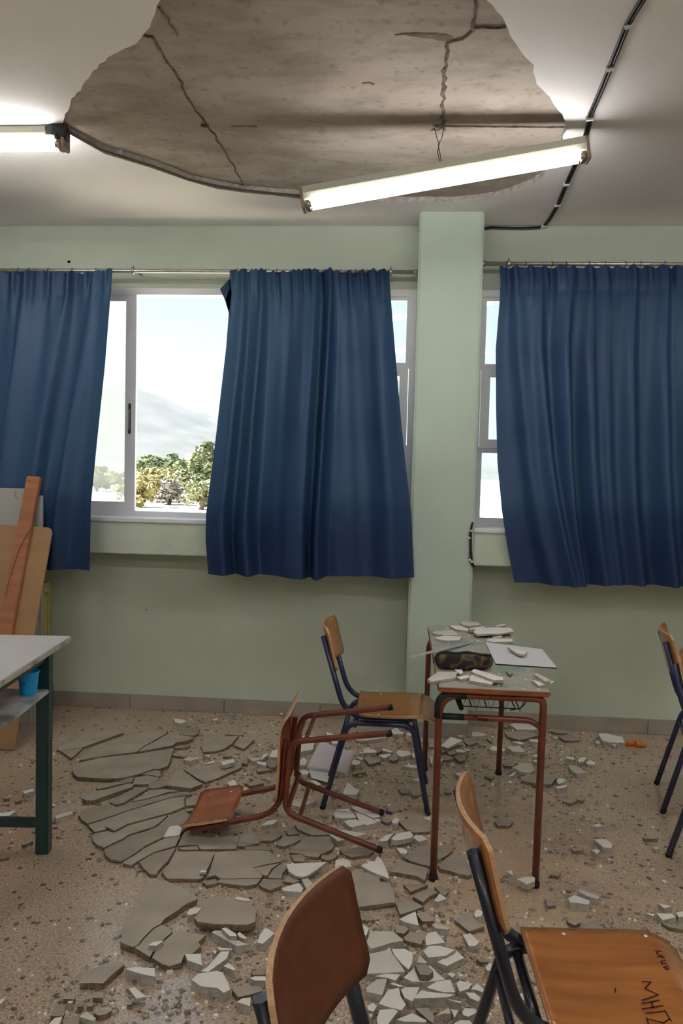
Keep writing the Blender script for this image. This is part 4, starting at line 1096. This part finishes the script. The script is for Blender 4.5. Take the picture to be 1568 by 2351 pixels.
DESK_SHARDS = '''
Z w 1.3 300,215 330,200 500,195 545,240 430,240 310,225
Z w 1.3 325,260 420,245 580,255 560,285 420,290 340,275
Z w 1.2 460,150 560,150 650,180 640,200 520,185
Z w 3 555,120 590,110 730,115 760,140 640,150 590,140
Z w 2 690,210 720,175 900,165 1040,170 1070,205 940,225 720,230
Z w 1.6 805,290 840,270 1060,275 1060,300 880,305
Z w 2.2 640,175 790,155 800,165 660,190
Z w .8 890,150 990,132 990,145 920,160
Z w 1.8 255,655 350,590 540,590 520,640 290,680
Z w 1.6 530,635 640,615 650,640 570,660
Z w 1.8 652,630 690,612 880,680 860,705 652,670
Z w 3.2 665,580 700,560 970,640 970,665 880,665 700,600
Z w 1.4 510,567 580,567 590,600 560,608
Z w 1.5 1240,665 1310,675 1400,668 1455,680 1420,700 1310,720
Z w 2.6 1260,610 1290,600 1420,668 1370,678
Z w 2.0 1010,350 1090,370 1200,395 1170,425 1100,410
Z w .8 862,255 960,247 960,260 880,264
Z g 1 1000,580 1060,600 1030,615
'''
rs = random.Random(11); SH = []
def shard(line, z0, desk_=False):
    t = line.split(); ox, oy, sc = CROPS[t[0]]; white = t[1] == 'w'; lev = float(t[2])
    base_t = .019 if not desk_ else .014
    # height of the upper face: a piece on top of another starts above it
    if lev > 2.05 and lev not in (2.4, 2.8): zb = .0195; th = max(.010, (lev-2)*.016+.004)
    else: zb = 0; th = base_t*(.55+.45*lev)*(1 if white else .72)
    if t[1] == 'g' and lev >= 2 and not desk_: th = .022
    if desk_: zb = .013 if lev > 1.9 else 0; th = .010+.004*(lev % 1)
    px = [(ox+float(a.split(',')[0])/sc, oy+float(a.split(',')[1])/sc) for a in t[3:]]
    zt = z0+zb+th; P = [on(x, y, zt) for x, y in px]
    cx = sum(p.x for p in P)/len(P); cy = sum(p.y for p in P)/len(P)
    area = sum(P[i].x*P[(i+1) % len(P)].y-P[(i+1) % len(P)].x*P[i].y for i in range(len(P)))/2
    if area < 0: P.reverse(); area = -area
    Q = []
    for i, p in enumerate(P):
        q = P[(i+1) % len(P)]; d = q-p; Ln = d.length; Q.append(p); k_ = min(5, max(1, int(Ln/.035))); nrm = Vector((d.y, -d.x, 0)).normalized() if Ln > 0 else Vector()
        for k in range(1, k_): Q.append(p.lerp(q, k/k_)+nrm*rs.uniform(-.07, .07)*min(Ln/k_, .03))
    bm = bmesh.new(); rim = min(.0012, math.sqrt(area)*.02); cz = Vector((cx, cy, 0)); wob = .0015
    tilt = Vector((rs.uniform(-1, 1), rs.uniform(-1, 1)))*(.02 if math.sqrt(area) > .15 else .05)*(1 if white else .5); dz = lambda p: (p.x-cx)*tilt.x+(p.y-cy)*tilt.y
    lift = max(0, -min(dz(p) for p in Q)) if not desk_ else 0
    if desk_: tilt *= 0
    top = [bm.verts.new((p.x-cx, p.y-cy, zb+th+dz(p)*.6)) for p in Q]
    mid = [bm.verts.new((p.x-cx+(p.x-cx)*rs.uniform(-.01, .03), p.y-cy+(p.y-cy)*rs.uniform(-.01, .03), zb+th*rs.uniform(.35, .65)+dz(p)*.3)) for p in Q]
    bot = [bm.verts.new((p.x-cx+(p.x-cx)*rs.uniform(-.05, .03), p.y-cy+(p.y-cy)*rs.uniform(-.05, .03), zb)) for p in Q]
    n = len(Q); bm.faces.new(top).material_index = 0; bm.faces.new(bot[::-1]).material_index = 1
    for i in range(n):
        j = (i+1) % n
        bm.faces.new((mid[i], mid[j], top[j], top[i])).material_index = 1; bm.faces.new((bot[i], bot[j], mid[j], mid[i])).material_index = 1
    me = bpy.data.meshes.new('plaster_shard'); bmesh.ops.recalc_face_normals(bm, faces=bm.faces); bm.to_mesh(me); bm.free()
    m = ('shard_white' if rs.random() < .8 else 'shard_white_dusty') if white else ('shard_grey' if rs.random() < .65 else 'shard_grey_dark')
    o = obj('plaster_shard', me, [m, 'plaster_edge' if white else 'shard_side']); o.location = (cx, cy, z0)
    mx = sum(p[0] for p in px)/len(px); my = sum(p[1] for p in px)/len(px)
    w_ = max(p[0] for p in px)-min(p[0] for p in px); h_ = max(p[1] for p in px)-min(p[1] for p in px)
    asp = w_/max(h_, 1)
    size = 'broad' if area > .035 else ('large' if area > .012 else ('palm-sized' if area > .0035 else 'small'))
    shape = 'triangular ' if len(px) == 3 else ('sliver-like ' if asp > 4.2 or asp < .35 else '')
    where = 'on the desktop'
    if desk_:
        where = 'at the far end of the desktop' if my < 1458 else ('at the middle of the desktop' if my < 1530 else 'at the near edge of the desktop')
    else:
        best = None
        for x0, y0, x1, y1, wh in REG:
            if x0 <= mx < x1 and y0 <= my < y1: best = wh; break
        where = best or 'on the floor among the debris'
    SH.append((o, mx, my, area, size, shape, 'white-faced' if white else 'grey-brown', where))
for ln in SHARDS.strip().split('\n'): shard(ln, 0.0)
for ln in DESK_SHARDS.strip().split('\n'): shard(ln, DZ+.0002, True)
groups = {}
for s in SH: groups.setdefault((s[4], s[5], s[6], s[7]), []).append(s)
ORD = ['leftmost', 'second from left', 'third from left', 'fourth from left', 'fifth from left', 'sixth from left', 'seventh from left', 'eighth from left', 'ninth from left', 'tenth from left', 'eleventh from left', 'twelfth from left']
for (size, shape, colr, where), ss in groups.items():
    ss.sort(key=lambda s: s[1])
    for i, s in enumerate(ss):
        lab = f'{size} {shape}{colr} plaster shard {where}'
        if len(ss) == 2: lab += ', '+('left one' if i == 0 else 'right one')
        elif 2 < len(ss): lab += ', '+(ORD[i] if i < len(ss)-1 else 'rightmost')
        tag(s[0], lab, 'plaster shard', 'plaster shards '+where)
# crumbs and grit: far too many to count
rc = random.Random(21); vs, fs = [], []
def crumb(p, s):
    b = len(vs); h = s*rc.uniform(.3, .8)
    a0 = rc.uniform(0, 6.28); k = rc.choice((3, 4, 4, 5))
    for i in range(k): vs.append((p[0]+s*rc.uniform(.6, 1.2)*math.cos(a0+6.28*i/k), p[1]+s*rc.uniform(.6, 1.2)*math.sin(a0+6.28*i/k), p[2]))
    for i in range(k): vs.append((vs[b+i][0]*.8+p[0]*.2, vs[b+i][1]*.8+p[1]*.2, p[2]+h*rc.uniform(.7, 1.2)))
    fs.append(tuple(b+k+i for i in range(k)))
    for i in range(k): fs.append((b+i, b+(i+1) % k, b+k+(i+1) % k, b+k+i))
centres = [(s[0].location.x, s[0].location.y) for s in SH if s[0].location.z < .1]
cw, cg = [], []
def crumbs(name, n, pal, label, smin, smax, spread, seed):
    global vs, fs
    rc.seed(seed); vs, fs = [], []
    for i in range(n):
        c_ = rc.choice(centres); x = c_[0]+rc.gauss(0, spread); y = c_[1]+rc.gauss(0, spread)
        if not (-2.2 < x < 2.2 and .9 < y < D-.03): continue
        crumb((x, y, 0), smin+(smax-smin)*rc.random()**4)
    me = bpy.data.meshes.new(name); me.from_pydata(vs, [], fs); o = obj(name, me, pal); tag(o, label, 'debris', kind='stuff')
crumbs('plaster_crumbs', 2600, 'shard_white', 'white plaster crumbs scattered over the classroom floor', .0018, .011, .22, 1)
crumbs('mortar_crumbs', 8500, 'rubble_fine', 'brown mortar grit scattered over the classroom floor', .0018, .015, .14, 2)
rc.seed(9); vs, fs = [], []
for i in range(420): crumb((rc.uniform(DX0+.01, DX1-.01), rc.uniform(DY0+.02, DY1-.02), DZ), .0012+.006*rc.random()**4)
me = bpy.data.meshes.new('desk_crumbs'); me.from_pydata(vs, [], fs); tag(obj('desk_crumbs', me, 'shard_white'), 'fine plaster crumbs over the desktop', 'debris', kind='stuff')

# ------------------------------------------------------------------ things on the desk
def sheet(name, pxs, z, th, m, label, cat, parent_m=None, m2=None):
    P = [on(920+x/4.126, 1400+y/4.126, z) for x, y in pxs]; c_ = sum(P, Vector())/len(P); bm = bmesh.new()
    a = [bm.verts.new((p.x-c_.x, p.y-c_.y, th)) for p in P]; b = [bm.verts.new((p.x-c_.x, p.y-c_.y, 0)) for p in P]
    bm.faces.new(a); bm.faces.new(b[::-1]).material_index = 1
    for i in range(len(P)): bm.faces.new((b[i], b[(i+1) % len(P)], a[(i+1) % len(P)], a[i])).material_index = 1
    o = frombm(name, bm, [m, m2 or m]); o.location = (c_.x, c_.y, z-th); tag(o, label, cat); return o
sheet('notebook', ((800, 305), (1340, 372), (1480, 548), (900, 510)), DZ+.006, .0055, 'paper', 'open white notebook jutting over the right side of the desk', 'notebook', m2='dark_cover')
# ruler lies slanting, propped on the plaster
a = on(920+88/4.126, 1400+447/4.126, DZ+.028); b = on(920+655/4.126, 1400+310/4.126, DZ+.004); t = (b-a).normalized(); s = Vector((-t.y, t.x, 0)).normalized()*.015; bm = bmesh.new()
q = [bm.verts.new(p-a) for p in (a+s, a-s, b-s, b+s)]; f = bm.faces.new(q); bmesh.ops.solidify(bm, geom=[f], thickness=.003); o = frombm('ruler', bm, 'paper'); o.location = a; tag(o, 'white ruler sticking out over the left side of the desk', 'ruler')
# pencil case
pa = on(1003, 1541, DZ); pb = on(1134, 1543, DZ); ax = (pb-pa); Lc = ax.length; an = math.atan2(ax.y, ax.x)
pc = empty('pencil_case', (pa.x, pa.y, DZ+.001), (0, 0, an))
def pouch(u, v):
    # u along the length, v around the section
    th_ = 2*PI*v; e_ = (1-abs(2*u-1)**6)**.5 if 0 < u < 1 else 0
    wy = .034*(.35+.65*e_); hz = (.026+.007*math.sin(PI*u*.9+.5))*(.45+.55*e_)
    cy, sz = math.cos(th_), math.sin(th_); q = (abs(cy)**4+abs(sz)**4)**(-1/4)
    y = .036+wy*cy*q; z = .033+hz*sz*q
    return Vector((Lc*u, y+.003*math.sin(9*u), max(.0, z+.003*math.sin(14*u+2*cy))))
bd_ = grid('pouch', 28, 24, pouch, 'camo_cloth', pc)
bm = bmesh.new(); me = bd_.data
zp = [pouch(u, .25)+Vector((0, 0, .003)) for u in [.02+.96*i/20 for i in range(21)]]; sweep(bm, zp, .005, 6, flat=1.6); sweep(bm, [zp[0], zp[0]+Vector((-.012, -.01, -.012)), zp[0]+Vector((-.016, -.02, -.03))], .004, 6); frombm('zip', bm, 'zip_black', pc)
bm = bmesh.new()
for u in (0.012, .988):
    vs_ = [bm.verts.new(pouch(u, k/16)) for k in range(16)]; bm.faces.new(vs_)
frombm('end_panel', bm, 'zip_black', pc)
tag(pc, 'black and brown camouflage pencil case on the dusty desk', 'pencil case')

# ------------------------------------------------------------------ small things on the floor
# folded sheet of paper propped up among the shards
A0, B0 = on(704, 1764, .012), on(798, 1778, .004); C0 = at(816, 1724, B0.y+.075); D0 = at(738, 1700, A0.y+.075)
def pf(u, v): return (A0.lerp(B0, u)).lerp(D0.lerp(C0, u), v)+Vector((0, 0, .012*math.sin(PI*v)-.010*math.sin(PI*u)*v))
ps = grid('paper_sheet', 10, 10, pf, 'paper_mauve', thick=.0008); oo = (A0+B0)/2; ps.data.transform(Matrix.Translation(-oo)); ps.location = oo
A1, B1 = on(712, 1778, .020), on(756, 1798, .020)
grid('folded_flap', 6, 4, lambda u, v: (A0.lerp(B0, .05+.6*u)).lerp(on(715+42*u, 1786+12*u, .022), v)-oo, 'paper', ps, thick=.0008)
tag(ps, 'pale folded paper sheet propped up behind the tipped red chair', 'paper')
p = on(1456, 1713, 0)
o = empty('orange_toy', p)
bm = bmesh.new(); sweep(bm, [(-.055, 0, .012), (-.02, .0, .018), (.0, 0, .014)], [.010, .018, .013], 8, flat=.8); frombm('shell_half', bm, 'orange_plastic', o)
bm = bmesh.new(); sweep(bm, [(.004, -.01, .020), (.03, -.008, .012), (.065, -.004, .006)], [.018, .013, .006], 8, flat=1.3); frombm('shell_half', bm, 'orange_plastic', o)
tag(o, 'bright orange plastic scrap on the floor beside the white slab', 'plastic scrap')
p = on(938, 1707, .02)
bm = bmesh.new(); n_ = 8; g = [[bm.verts.new((.03*(i/n_-.5)*1.2, .05*(j/n_-.5), .03+.02*math.sin(j*1.1)+.012*math.sin(i*1.7+j)-.05*(i/n_))) for i in range(n_+1)] for j in range(n_+1)]
for j in range(n_):
    for i in range(n_): bm.faces.new((g[j][i], g[j][i+1], g[j+1][i+1], g[j+1][i]))
o = frombm('snack_wrapper', bm, 'orange_wrapper', loc=None); o.location = (p.x, p.y, .028); tag(o, 'crumpled orange and white wrapper under the upright blue chair', 'wrapper')
p = on(895, 1870, 0); bm = bmesh.new(); sweep(bm, [(-.018, .006, .008), (.012, -.006, .008)], .005, 8); sweep(bm, [(-.018, .006, .013), (.004, -.003, .0135)], .0018, 5)
o = frombm('pen_cap', bm, 'blue_plastic'); o.location = p; tag(o, 'small dark blue pen cap near the tipped chair foot', 'pen cap')

# ------------------------------------------------------------------ marks on the walls
for (x, y, s, yy) in ((158, 601, .010, D), (336, 1400, .004, D)):
    p = at(x, y, yy); bm = bmesh.new(); vs_ = [bm.verts.new((s*math.cos(k)*rc.uniform(.6, 1.2), 0, s*math.sin(k)*rc.uniform(.7, 1.4))) for k in [i*.785 for i in range(8)]]; f = bm.faces.new(vs_); bmesh.ops.solidify(bm, geom=[f], thickness=.0015)
    o = frombm('wall_chip', bm, 'ink_black' if y > 700 else 'timber', bpy.data.objects['wall_far']); o.location = (p.x, yy-.0008, p.z)

# ------------------------------------------------------------------ outdoors
GZ = -1.0
def terrain(name, x0, x1, y0, y1, nx, ny, fn, m): 
    return grid(name, nx, ny, lambda u, v: Vector((x0+(x1-x0)*u, y0+(y1-y0)*v, fn(x0+(x1-x0)*u, y0+(y1-y0)*v))), m)
g = terrain('ground', -700, 500, YO, 900, 60, 60, lambda x, y: GZ+(.12*noise.noise(Vector((x*.05, y*.05, 0))) if y > 12 else 0), 'dry_ground'); g['kind'] = 'structure'
def hill_pts(px, Y): return [at(x, y, Y) for x, y in px]
def hill(name, px, Y, depth, label, m='hill_scrub'):
    top = hill_pts(px, Y); xs_ = [p.x for p in top]; zs = [p.z for p in top]
    def ht(x):
        for i in range(len(xs_)-1):
            if xs_[i] <= x <= xs_[i+1]:
                t = (x-xs_[i])/(xs_[i+1]-xs_[i]); t = t*t*(3-2*t); return zs[i]+(zs[i+1]-zs[i])*t
        return zs[0] if x < xs_[0] else zs[-1]
    def fn(u, v):
        x = xs_[0]+(xs_[-1]-xs_[0])*u; y = Y-depth+2*depth*v; s = math.sin(PI*min(v, 1-v)) ** 1.1 if v != .5 else 1
        h = GZ-8+(ht(x)-GZ+8)*s; return Vector((x, y, h+(6*noise.noise(Vector((x*.012, y*.012, 1)))+2.5*noise.noise(Vector((x*.05, y*.05, 4))))*(s if s < .97 else .25)))
    o = grid(name, 120, 60, fn, m); tag(o, label, 'hill'); return o
hill('near_hill', ((-900, 1040), (-500, 985), (-200, 930), (60, 885), (180, 868), (240, 866), (290, 880), (340, 900), (400, 928), (450, 955), (520, 990), (620, 1030), (800, 1060), (1300, 1075), (2200, 1080)), 1500, 700, 'hazy scrub covered hill seen through the open window')
hill('far_ridge', ((100, 1010), (300, 1000), (400, 962), (436, 947), (460, 945), (500, 962), (560, 975), (700, 1020), (1000, 1060), (1800, 1075)), 4200, 900, 'pale blue far ridge behind the hill, seen through the window')
def make_tree(px, py_top, py_base, wpx, lm, label, seed, n=1500):
    rt_ = random.Random(seed); b = on(px, py_base, GZ); Y = b.y; tp = at(px, py_top, Y); gz = GZ
    hgt = tp.z-gz; wid = wpx/F*Y/2; r = empty('tree', (b.x, Y, gz))
    ch = hgt*.86; cz = hgt-ch/2; vs_, fs_ = [], []
    cl_ = [(Vector((rt_.gauss(0, .42)*wid, rt_.gauss(0, .42)*wid, cz+rt_.gauss(0, .25)*ch)), rt_.uniform(.28, .5)) for _ in range(14)]
    ls = max(.10, Y*.0028)
    for i in range(n):
        c_, rr = rt_.choice(cl_); d = Vector((rt_.gauss(0, 1), rt_.gauss(0, 1), rt_.gauss(0, 1))).normalized()*rt_.uniform(.7, 1)
        p = c_+Vector((d.x*wid*rr, d.y*wid*rr, d.z*ch*rr*.7)); 
        if p.z > hgt: p.z = hgt-rt_.random()*.4
        a_ = Vector((rt_.gauss(0, 1), rt_.gauss(0, 1), rt_.gauss(0, .7))).normalized(); b_ = a_.cross(d).normalized() if a_.cross(d).length > .01 else Vector((1, 0, 0)); s = ls*rt_.uniform(.6, 1.4); k = len(vs_)
        vs_ += [p+a_*s, p+b_*s*.6, p-a_*s, p-b_*s*.6]; fs_.append((k, k+1, k+2, k+3))
    me = bpy.data.meshes.new('foliage'); me.from_pydata([tuple(v) for v in vs_], [], fs_); obj('foliage', me, lm, r)
    bm = bmesh.new(); sweep(bm, [(0, 0, 0), (.1*wid, 0, cz*.6), (0, 0, cz+ch*.2)], [.10*wid+.05, .07*wid+.03, .02*wid], 6)
    for k in range(4):
        aa = rt_.uniform(0, 6.28); sweep(bm, [(.05*wid, 0, cz*.55), (wid*.5*math.cos(aa), wid*.5*math.sin(aa), cz+ch*.1)], [.04*wid, .015*wid], 5)
    frombm('trunk', bm, 'bark', r); tag(r, label, 'tree', 'trees outside the open window')
TREES = ((345, 1066, 1152, 100, 'leaf_yellow', 'yellowing tree just right of the window sash', 1),
         (322, 1096, 1164, 66, 'leaf_yellow', 'yellowing bush at the foot of the window sash', 2),
         (424, 1078, 1146, 92, 'leaf_olive', 'light green bushy tree in the middle of the open window', 3),
         (388, 1100, 1158, 74, 'leaf_grey', 'grey bare-looking shrub in the middle of the open window', 4),
         (480, 1017, 1110, 66, 'leaf_green', 'taller dark green tree beside the middle curtain', 5),
         (458, 1056, 1125, 84, 'leaf_green', 'rounded green tree below the small house', 6),
         (345, 1040, 1102, 74, 'leaf_green', 'distant green tree nearest the window sash', 7),
         (380, 1043, 1104, 66, 'leaf_dark', 'distant dark green tree left of the small house', 8),
         (408, 1052, 1110, 56, 'leaf_dark', 'dark green tree below the hill slope', 9),
         (447, 1048, 1100, 46, 'leaf_olive', 'distant olive tree right of the small house', 10),
         (462, 1104, 1170, 84, 'leaf_olive', 'olive green bush low beside the middle curtain', 11),
         (494, 1092, 1160, 60, 'leaf_yellow', 'yellow bush half behind the middle curtain', 12),
         (270, 1082, 1130, 56, 'leaf_olive', 'pale tree seen through the dusty sash glass', 13),
         (222, 1072, 1128, 66, 'leaf_green', 'distant tree behind the left curtain edge', 14))
for t in TREES: make_tree(*t)
def house(px, py0, py1, Y, wpx, label):
    a = at(px, py1, Y); b = at(px, py0, Y); w_ = wpx/F*Y; gz = GZ; r = empty('house', (a.x, Y, gz)); h_ = b.z-gz
    box('house_wall', -w_/2, w_/2, -w_/2, w_/2, 0, h_*.9, 'house_wall', r); bm = bmesh.new()
    v = [bm.verts.new(p) for p in ((-w_*.55, -w_*.55, h_*.9), (w_*.55, -w_*.55, h_*.9), (w_*.55, w_*.55, h_*.9), (-w_*.55, w_*.55, h_*.9), (-w_*.3, 0, h_), (w_*.3, 0, h_))]
    for f in ((0, 1, 5, 4), (2, 3, 4, 5), (1, 2, 5), (3, 0, 4), (3, 2, 1, 0)): bm.faces.new([v[i] for i in f])
    frombm('house_roof', bm, 'house_roof', r)
    for s in (-.22, .22): box('house_window', s*w_-.06*w_, s*w_+.06*w_, -w_/2-.03, -w_/2+.02, h_*.45, h_*.7, 'window_dark', r)
    tag(r, label, 'house')
house(436, 1040, 1056, 190, 18, 'small pale house below the hill, seen through the open window')
house(263, 1074, 1084, 260, 16, 'tiny white house seen through the dusty sash glass')

# haze in the air between the classroom and the hills
hz = box('haze', -2200, 1500, 120, 1500, -60, 230, 'house_wall'); hm = bpy.data.materials.new('haze_air'); hm.use_nodes = True; hn = hm.node_tree.nodes; hn.clear()
vsn = hn.new('ShaderNodeVolumeScatter'); vsn.inputs['Color'].default_value = (.86, .92, 1, 1); vsn.inputs['Density'].default_value = .00014; vsn.inputs['Anisotropy'].default_value = .1
ho = hn.new('ShaderNodeOutputMaterial'); hm.node_tree.links.new(vsn.outputs[0], ho.inputs['Volume']); hz.data.materials[0] = hm
tag(hz, 'pale blue haze in the air before the distant hills', 'haze', kind='stuff')
S.cycles.max_bounces = 7; S.cycles.diffuse_bounces = 5; S.cycles.glossy_bounces = 3; S.cycles.transparent_max_bounces = 8; S.cycles.volume_bounces = 0
S.cycles.sample_clamp_indirect = 6; S.cycles.use_adaptive_sampling = True; S.cycles.adaptive_threshold = .05
